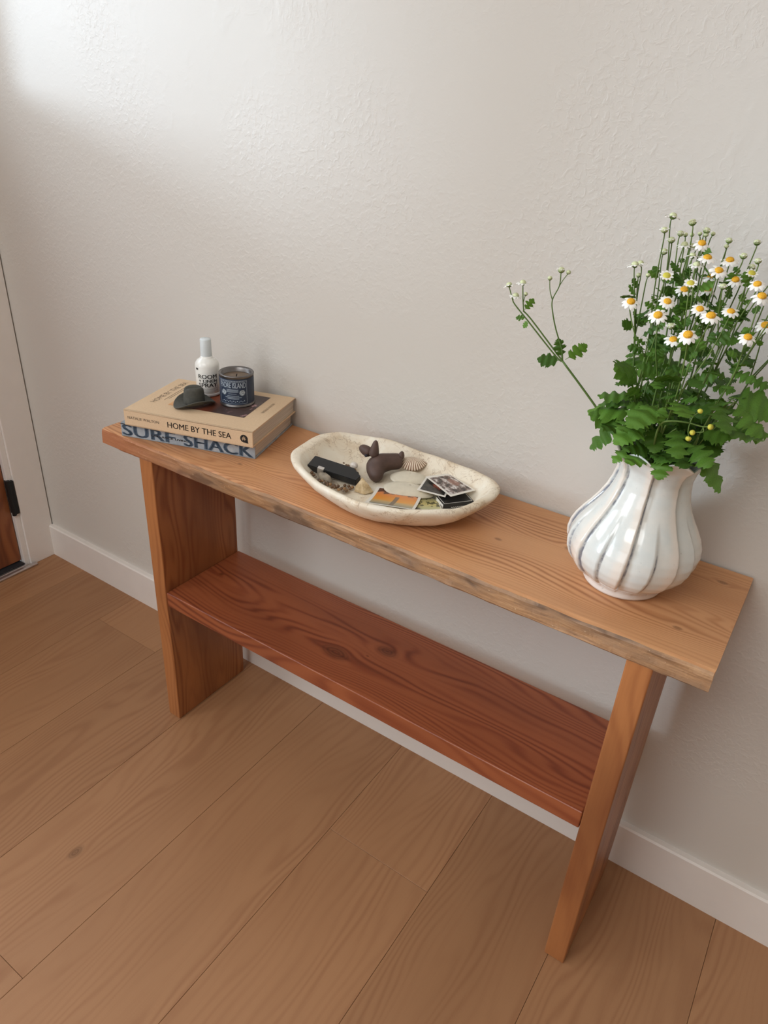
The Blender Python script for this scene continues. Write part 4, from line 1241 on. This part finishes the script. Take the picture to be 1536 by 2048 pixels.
HEADS = [
 ('O', 1.7243, -0.1931, 1.1488),('O', 1.767, -0.2258, 1.1458),('O', 1.7673, -0.1953, 1.1566),('O', 1.8076, -0.2387, 1.1333),
 ('O', 1.7881, -0.2118, 1.1182),('O', 1.8077, -0.2081, 1.1571),('O', 1.8241, -0.2254, 1.1556),('O', 1.8387, -0.1922, 1.1571),
 ('O', 1.8668, -0.2175, 1.1381),('O', 1.8547, -0.1689, 1.1873),('O', 1.8651, -0.1873, 1.1784),('O', 1.81, -0.167, 1.1953),
 ('O', 1.779, -0.1423, 1.2194),('O', 1.7926, -0.1601, 1.2066),('O', 1.8107, -0.116, 1.2014),('O', 1.7727, -0.1434, 1.164),
 ('O', 1.8255, -0.1336, 1.183),('O', 1.7937, -0.109, 1.1784),('O', 1.8734, -0.1451, 1.1395),('O', 1.7965, -0.1288, 1.1658),
 ('D', 1.7893, -0.2014, 1.1813),('D', 1.7553, -0.1772, 1.1814),('D', 1.8407, -0.1308, 1.1914),('S', 1.7356, -0.13, 1.2434),
 ('S', 1.7094, -0.1552, 1.1854),('S', 1.7104, -0.1346, 1.1849),('S', 1.7541, -0.1164, 1.2113),('S', 1.7606, -0.105, 1.2087),
 ('S', 1.7722, -0.1435, 1.2037),('S', 1.7829, -0.1619, 1.1969),('B', 1.7571, -0.1158, 1.2374),('B', 1.7344, -0.1505, 1.2288),
 ('B', 1.7403, -0.1291, 1.2161),('B', 1.7422, -0.0982, 1.2213),('B', 1.7749, -0.1125, 1.23),('B', 1.804, -0.1173, 1.2226),
 ('B', 1.8318, -0.0918, 1.2215),('B', 1.827, -0.1334, 1.2097),('B', 1.8436, -0.1303, 1.206),('B', 1.7325, -0.1204, 1.2005),
 ('B', 1.8353, -0.1013, 1.1945),('B', 1.7799, -0.2031, 1.1305),('B', 1.8189, -0.1654, 1.1777),('b', 1.7578, -0.1055, 1.2226),
 ('b', 1.7665, -0.1039, 1.2248),('b', 1.7754, -0.1124, 1.2254),('b', 1.7811, -0.1012, 1.2263),('b', 1.7462, -0.0873, 1.2196),
 ('b', 1.8029, -0.1175, 1.2162),('b', 1.7272, -0.1519, 1.1749),('b', 1.7137, -0.1442, 1.1719),('O', 1.8877, -0.1729, 1.1756),
 ('O', 1.9004, -0.1197, 1.1459),('O', 1.8974, -0.1, 1.1834),('O', 1.8658, -0.0956, 1.1954),('B', 1.8662, -0.0854, 1.2174),
 ('S', 1.8873, -0.1222, 1.2075),('O', 1.9235, -0.146, 1.1663)]
def head_normal(kind, p):
    up = Vector((0, 0, 1))
    tocam = (camv - Vector(p)).normalized()
    out = (Vector((p[0], p[1], 0)) - Vector((VC.x, VC.y, 0))) * 2.0
    w = {'O': 0.55, 'D': 0.9, 'S': 0.02, 'B': 0.1, 'b': 0.1}[kind]
    return (up + tocam * w * random.uniform(0.5, 1.3) + out * 0.8 + Vector((random.uniform(-1, 1), random.uniform(-1, 1), 0)) * 0.22).normalized()
# gather heads into stems: the nearest free ones join up to a few
free = list(HEADS)
rc = random.Random(5)
clusters = []
while free:
    free.sort(key=lambda h: h[1] + 0.3 * h[2])
    h = free.pop(0)
    near = sorted(free, key=lambda g: (Vector(g[1:]) - Vector(h[1:])).length)[:rc.choice([2, 2, 3])]
    near = [g for g in near if (Vector(g[1:]) - Vector(h[1:])).length < 0.065]
    for g in near: free.remove(g)
    clusters.append([h] + near)
GRP = 'daisy stems crowded in the vase'
LABELS = [
 'thin daisy stem with two pale side-on heads at the left edge of the bouquet',
 'daisy stem with two open flowers and a yellow disc at the left front',
 'daisy stem of pale buds carrying the tallest head of the bouquet',
 'daisy stem with two open flowers low at the front, left of centre',
 'daisy stem of small buds at the back, behind the tallest stem',
 'daisy stem of tiny clustered buds at the top, just right of the tallest stem',
 'daisy stem with a nearly petal-less yellow disc and two open flowers in mid bouquet',
 'daisy stem with three open flowers stacked near the top centre of the bouquet',
 'daisy stem with three open flowers facing the viewer at the front centre',
 'daisy stem of three round buds at the top centre back of the bouquet',
 'daisy stem with three half-hidden flowers at the middle back of the bouquet',
 'daisy stem with one open flower among buds at the top, right of centre',
 'daisy stem with an open flower, a bud and a yellow disc right of centre',
 'daisy stem with three open flowers at the right front of the bouquet',
 'daisy stem with two buds and one flower at the back right of the bouquet',
 'daisy stem leaning furthest right out of the bouquet with open flowers',
 'daisy stem with a bud and a side-on flower at the top far right']
for ci, cl in enumerate(clusters):
    cen = sum((Vector(h[1:]) for h in cl), Vector()) / len(cl)
    off = Vector((cen.x - VC.x, cen.y - VC.y, 0))
    a = math.atan2(off.y, off.x) + random.uniform(-0.5, 0.5)
    rm = min(0.036, 0.010 + off.length * 0.30)
    mouth = Vector((VC.x + rm * math.cos(a), VC.y + rm * math.sin(a), H + 0.175))
    root = Vector((VC.x - 0.4 * rm * math.cos(a) + random.uniform(-0.02, 0.02), VC.y - 0.4 * rm * math.sin(a) + random.uniform(-0.02, 0.02), H + 0.030))
    zlow = min(h[3] for h in cl)
    node = mouth.lerp(Vector((cen.x, cen.y, zlow)), 0.72)
    hs = [(h[0], h[1:], head_normal(h[0], h[1:])) for h in cl]
    lv = []
    nl = random.choice([7, 8])
    for li in range(nl):
        t = ((li + random.random()) / nl) ** 1.1
        p = mouth.lerp(node, 0.10 + 0.92 * t) + Vector((0, 0, 0.020))
        da = random.uniform(0, 2 * math.pi)
        d_ = Vector((math.cos(da), math.sin(da), random.uniform(-0.15, 0.9))) + off * 6
        sz = (0.052 - 0.027 * t) * random.uniform(0.75, 1.15)
        if random.random() < 0.5: d_.y = -abs(d_.y)
        if (p + d_.normalized() * sz).y > -0.008: d_.y = -abs(d_.y)
        if (p + d_.normalized() * sz).x < 1.712: d_.x = abs(d_.x)
        lv.append((p, d_, sz, random.uniform(-0.6, 0.6)))
    top_ = [Vector(h[1:]) for h in cl]
    for h in top_:
        for _ in range(random.choice([2, 2, 3])):
            p = node.lerp(h, random.uniform(0.05, 0.65))
            d_ = Vector((random.uniform(-1, 1), random.uniform(-1, 0.5), random.uniform(0.2, 1.4)))
            lv.append((p, d_, random.uniform(0.012, 0.026), random.uniform(-1.2, 1.2)))
    make_stem(LABELS[ci], GRP, root, mouth, node, hs, lv)

# low leafy shoots around the rim
SHOOTS = [
 ('leafy shoot drooping over the left side of the vase rim', (-0.030, -0.020), [((1.7480, -0.1900, 1.000), (-0.8, -0.35, -0.85), 0.060, 0.3), ((1.7600, -0.1950, 0.998), (-1, -0.3, 0.15), 0.056, 0.1), ((1.7640, -0.1950, 1.008), (-1, -0.1, 0.30), 0.060, -0.3), ((1.7560, -0.1800, 1.022), (-0.9, -0.3, 0.2), 0.044, 0.5)]),
 ('bright green leafy shoot hanging over the front of the vase rim', (0.002, -0.034), [((1.8080, -0.1850, 0.972), (0.15, -1, -0.55), 0.046, 0.1), ((1.7900, -0.1850, 0.962), (-0.5, -1, -0.10), 0.044, 0.5), ((1.8180, -0.1900, 0.980), (0.6, -1, 0.0), 0.048, -0.2)]),
 ('small leafy shoot bending over the front left of the vase rim', (-0.022, -0.028), [((1.7640, -0.1800, 0.966), (-0.5, -0.8, -0.45), 0.036, 0.2), ((1.7600, -0.1850, 0.990), (-0.6, -0.9, 0.2), 0.052, 0.0), ((1.7720, -0.1950, 1.010), (-0.2, -1.0, 0.1), 0.056, 0.4)]),
 ('leafy shoot drooping low over the right side of the vase rim', (0.034, -0.012), [((1.8380, -0.1700, 0.982), (1, -0.15, -0.45), 0.064, -0.2), ((1.8300, -0.1850, 0.990), (0.7, -0.7, -0.1), 0.052, 0.2), ((1.8520, -0.1600, 1.010), (1, -0.1, 0.05), 0.062, -0.3)]),
 ('broad-leaved shoot spreading to the right of the vase', (0.032, 0.008), [((1.8650, -0.1650, 1.050), (1, -0.2, -0.6), 0.058, 0.0), ((1.8600, -0.1600, 1.050), (1, 0.1, 0.1), 0.060, 0.3), ((1.8480, -0.1850, 1.050), (0.6, -0.8, -0.1), 0.056, -0.3), ((1.8600, -0.1500, 1.020), (1.0, 0.3, -0.2), 0.060, 0.0)]),
 ('broad-leaved shoot rising at the left edge of the bouquet', (-0.032, 0.004), [((1.7560, -0.1800, 1.044), (-0.8, -0.4, 0.7), 0.046, 0.0), ((1.7560, -0.1850, 1.034), (-1, -0.3, -0.1), 0.050, 0.4), ((1.7500, -0.1900, 1.070), (-0.3, -1, 0.25), 0.046, -0.3), ((1.7600, -0.1500, 1.060), (-0.6, 0.4, 0.3), 0.050, 0.0)]),
 ('leafy shoot filling the middle front of the bouquet above the rim', (0.008, -0.030), [((1.7900, -0.2050, 1.035), (-0.3, -1, 0.1), 0.056, 0.2), ((1.8050, -0.2050, 1.045), (0.5, -0.9, 0.15), 0.056, -0.2), ((1.7950, -0.2000, 1.065), (0.0, -0.9, 0.5), 0.044, 0.4), ((1.8150, -0.2000, 1.010), (0.4, -1, -0.1), 0.054, 0.0), ((1.7800, -0.1980, 1.010), (-0.5, -1, -0.05), 0.054, 0.0)]),
 ('leafy shoot at the back of the bouquet towards the wall', (0.004, 0.032), [((1.7900, -0.0950, 1.010), (0.4, 1, 0.4), 0.050, 0.0), ((1.7750, -0.0950, 1.030), (-0.6, 0.7, 0.5), 0.050, 0.0), ((1.8100, -0.1000, 1.040), (0.9, 0.5, 0.4), 0.050, 0.0), ((1.7550, -0.1050, 1.000), (-1, 0.4, 0.2), 0.050, 0.0)]),
]
for label, (ox, oy), lvs in SHOOTS:
    mouth = Vector((VC.x + ox, VC.y + oy, H + 0.180))
    root = Vector((VC.x - ox * 0.5, VC.y - oy * 0.5, H + 0.030))
    cen = sum((Vector(l[0]) for l in lvs), Vector()) / len(lvs)
    t, main = make_stem(label, 'leafy shoots round the vase rim', root, mouth, cen, [], [], 0.0018, 'leafy_shoot')
    bm = bmesh.new()
    for (p, d_, sz, rl_) in lvs:
        add_leaf(t, p, d_, sz, rl_)
        st = main[len(main) * 2 // 3]
        pth = smooth_path([st, st.lerp(Vector(p), 0.5) + Vector((0, 0, 0.003)), Vector(p) + Vector(d_).normalized() * 0.004], 4)
        add_tube(bm, [q - Vector(root) for q in pth], 0.0009, 5)
    link('leaf_stalk', bm_mesh(bm), M_STEM, t, smooth=True)

# long stem reaching out to the left
def free_stem(name, label, root, paths, heads, leaves):
    t = thing(name, label, 'flower stem', root)
    b_ = Vector(root)
    bm = bmesh.new()
    for pts_, ra, rb_ in paths:
        pth = smooth_path(pts_, 5)
        add_tube(bm, [q - b_ for q in pth], [ra + (rb_ - ra) * i / (len(pth) - 1) for i in range(len(pth))], 6)
    link('stem', bm_mesh(bm), M_STEM, t, smooth=True)
    for kind, p, nrm in heads: add_head(t, kind, p, nrm)
    for lf in leaves: add_leaf(t, *lf, up=(0.1, -1.2, 0.4))
    return t
k2 = (1.6447, -0.1723, 1.0515); A2 = (1.5884, -0.1827, 1.0995); A3 = (1.5669, -0.1867, 1.1200); B2_ = (1.5948, -0.1805, 1.0995)
C3 = (1.6179, -0.1772, 1.1299); C4 = (1.6238, -0.1761, 1.1488)
free_stem('daisy_stem', 'lone daisy stem reaching far out to the left of the bouquet', (1.7900, -0.1350, H + 0.03),
    [([(1.7900, -0.1350, H + 0.03), (1.7560, -0.1510, 0.9300), (1.7068, -0.1607, 0.9887), k2], 0.0018, 0.0014),
     ([k2, (1.6353, -0.174, 1.0560), A2, A3, (1.5690, -0.1863, 1.1262)], 0.0012, 0.0008),
     ([A3, (1.5615, -0.1876, 1.1320), (1.5588, -0.1883, 1.1390)], 0.0008, 0.0006),
     ([k2, (1.6331, -0.1734, 1.0621), B2_, (1.5816, -0.184, 1.1106)], 0.0012, 0.0009),
     ([(1.5830, -0.184, 1.1090), (1.5795, -0.1845, 1.1250), (1.5765, -0.185, 1.1436)], 0.0009, 0.0007),
     ([(1.5800, -0.184, 1.1190), (1.5815, -0.1839, 1.1300)], 0.0006, 0.0005),
     ([k2, (1.6411, -0.1729, 1.0669), (1.6290, -0.175, 1.0920), (1.6212, -0.1766, 1.1132), C3, C4, (1.6231, -0.1763, 1.1655)], 0.0010, 0.0007),
     ([C3, (1.6130, -0.178, 1.1410), (1.6104, -0.1786, 1.1545)], 0.0007, 0.0005),
     ([C4, (1.6275, -0.1752, 1.1575), (1.6320, -0.1745, 1.1652)], 0.0006, 0.0005)],
    [('S', (1.5584, -0.1883, 1.1413), (-0.35, 0, 1)), ('S', (1.5762, -0.185, 1.1463), (0, 0, 1)), ('S', (1.5691, -0.1863, 1.1285), (0.1, -0.1, 1)), ('b', (1.5821, -0.1839, 1.1325), (0.3, 0, 1)),
     ('b', (1.6103, -0.1786, 1.1566), (-0.1, 0, 1)), ('B', (1.623, -0.1763, 1.1684), (0.05, 0, 1)), ('b', (1.6324, -0.1745, 1.1671), (0.4, 0, 1))],
    [((1.6440, -0.1730, 1.0520), (-1, -0.25, -0.02), 0.034, 0.9), ((1.6430, -0.1725, 1.0540), (-0.25, -0.15, 1), 0.028, 0.6), ((1.6480, -0.1715, 1.0540), (0.75, 0.1, 0.65), 0.034, 0.8),
     ((1.5830, -0.184, 1.1110), (0.6, 0.0, 0.75), 0.019, 0.8), ((1.5880, -0.183, 1.1010), (-1, -0.1, 0.12), 0.016, 0.8), ((1.5900, -0.183, 1.0990), (-0.3, -0.2, -0.8), 0.012, 0.6)])
free_stem('bud_sprig', 'short pale sprig of round yellow-green buds in front of the dark leaves', (1.7950, -0.1500, H + 0.05),
    [([(1.7950, -0.1500, H + 0.05), (1.7940, -0.1760, 0.9300), (1.7970, -0.2150, 0.9900), (1.8018, -0.2296, 1.0195), (1.8150, -0.2280, 1.0265), (1.8331, -0.2238, 1.0276)], 0.0016, 0.0011),
     ([(1.8331, -0.2238, 1.0276), (1.8345, -0.2230, 1.0360), (1.8395, -0.2226, 1.0425)], 0.0009, 0.0007),
     ([(1.8331, -0.2238, 1.0276), (1.8460, -0.2215, 1.0260), (1.8540, -0.2198, 1.0272)], 0.0010, 0.0008),
     ([(1.8480, -0.2212, 1.0262), (1.8500, -0.2215, 1.0200), (1.8400, -0.2226, 1.0170)], 0.0007, 0.0006),
     ([(1.8331, -0.2238, 1.0276), (1.8335, -0.2240, 1.0180), (1.8360, -0.2232, 1.0095)], 0.0008, 0.0006)],
    [('Y', (1.8403, -0.2224, 1.0439), (0.4, -0.3, 1)), ('Y', (1.8560, -0.2200, 1.0276), (0.8, -0.7, 0.3)), ('Y', (1.8388, -0.2232, 1.0165), (-0.3, -1, 0.1)), ('Y', (1.8362, -0.2236, 1.0085), (0.1, -0.5, -0.8))],
    [((1.8000, -0.2270, 1.0150), (0.1, -0.3, 1), 0.022, 0.5)])
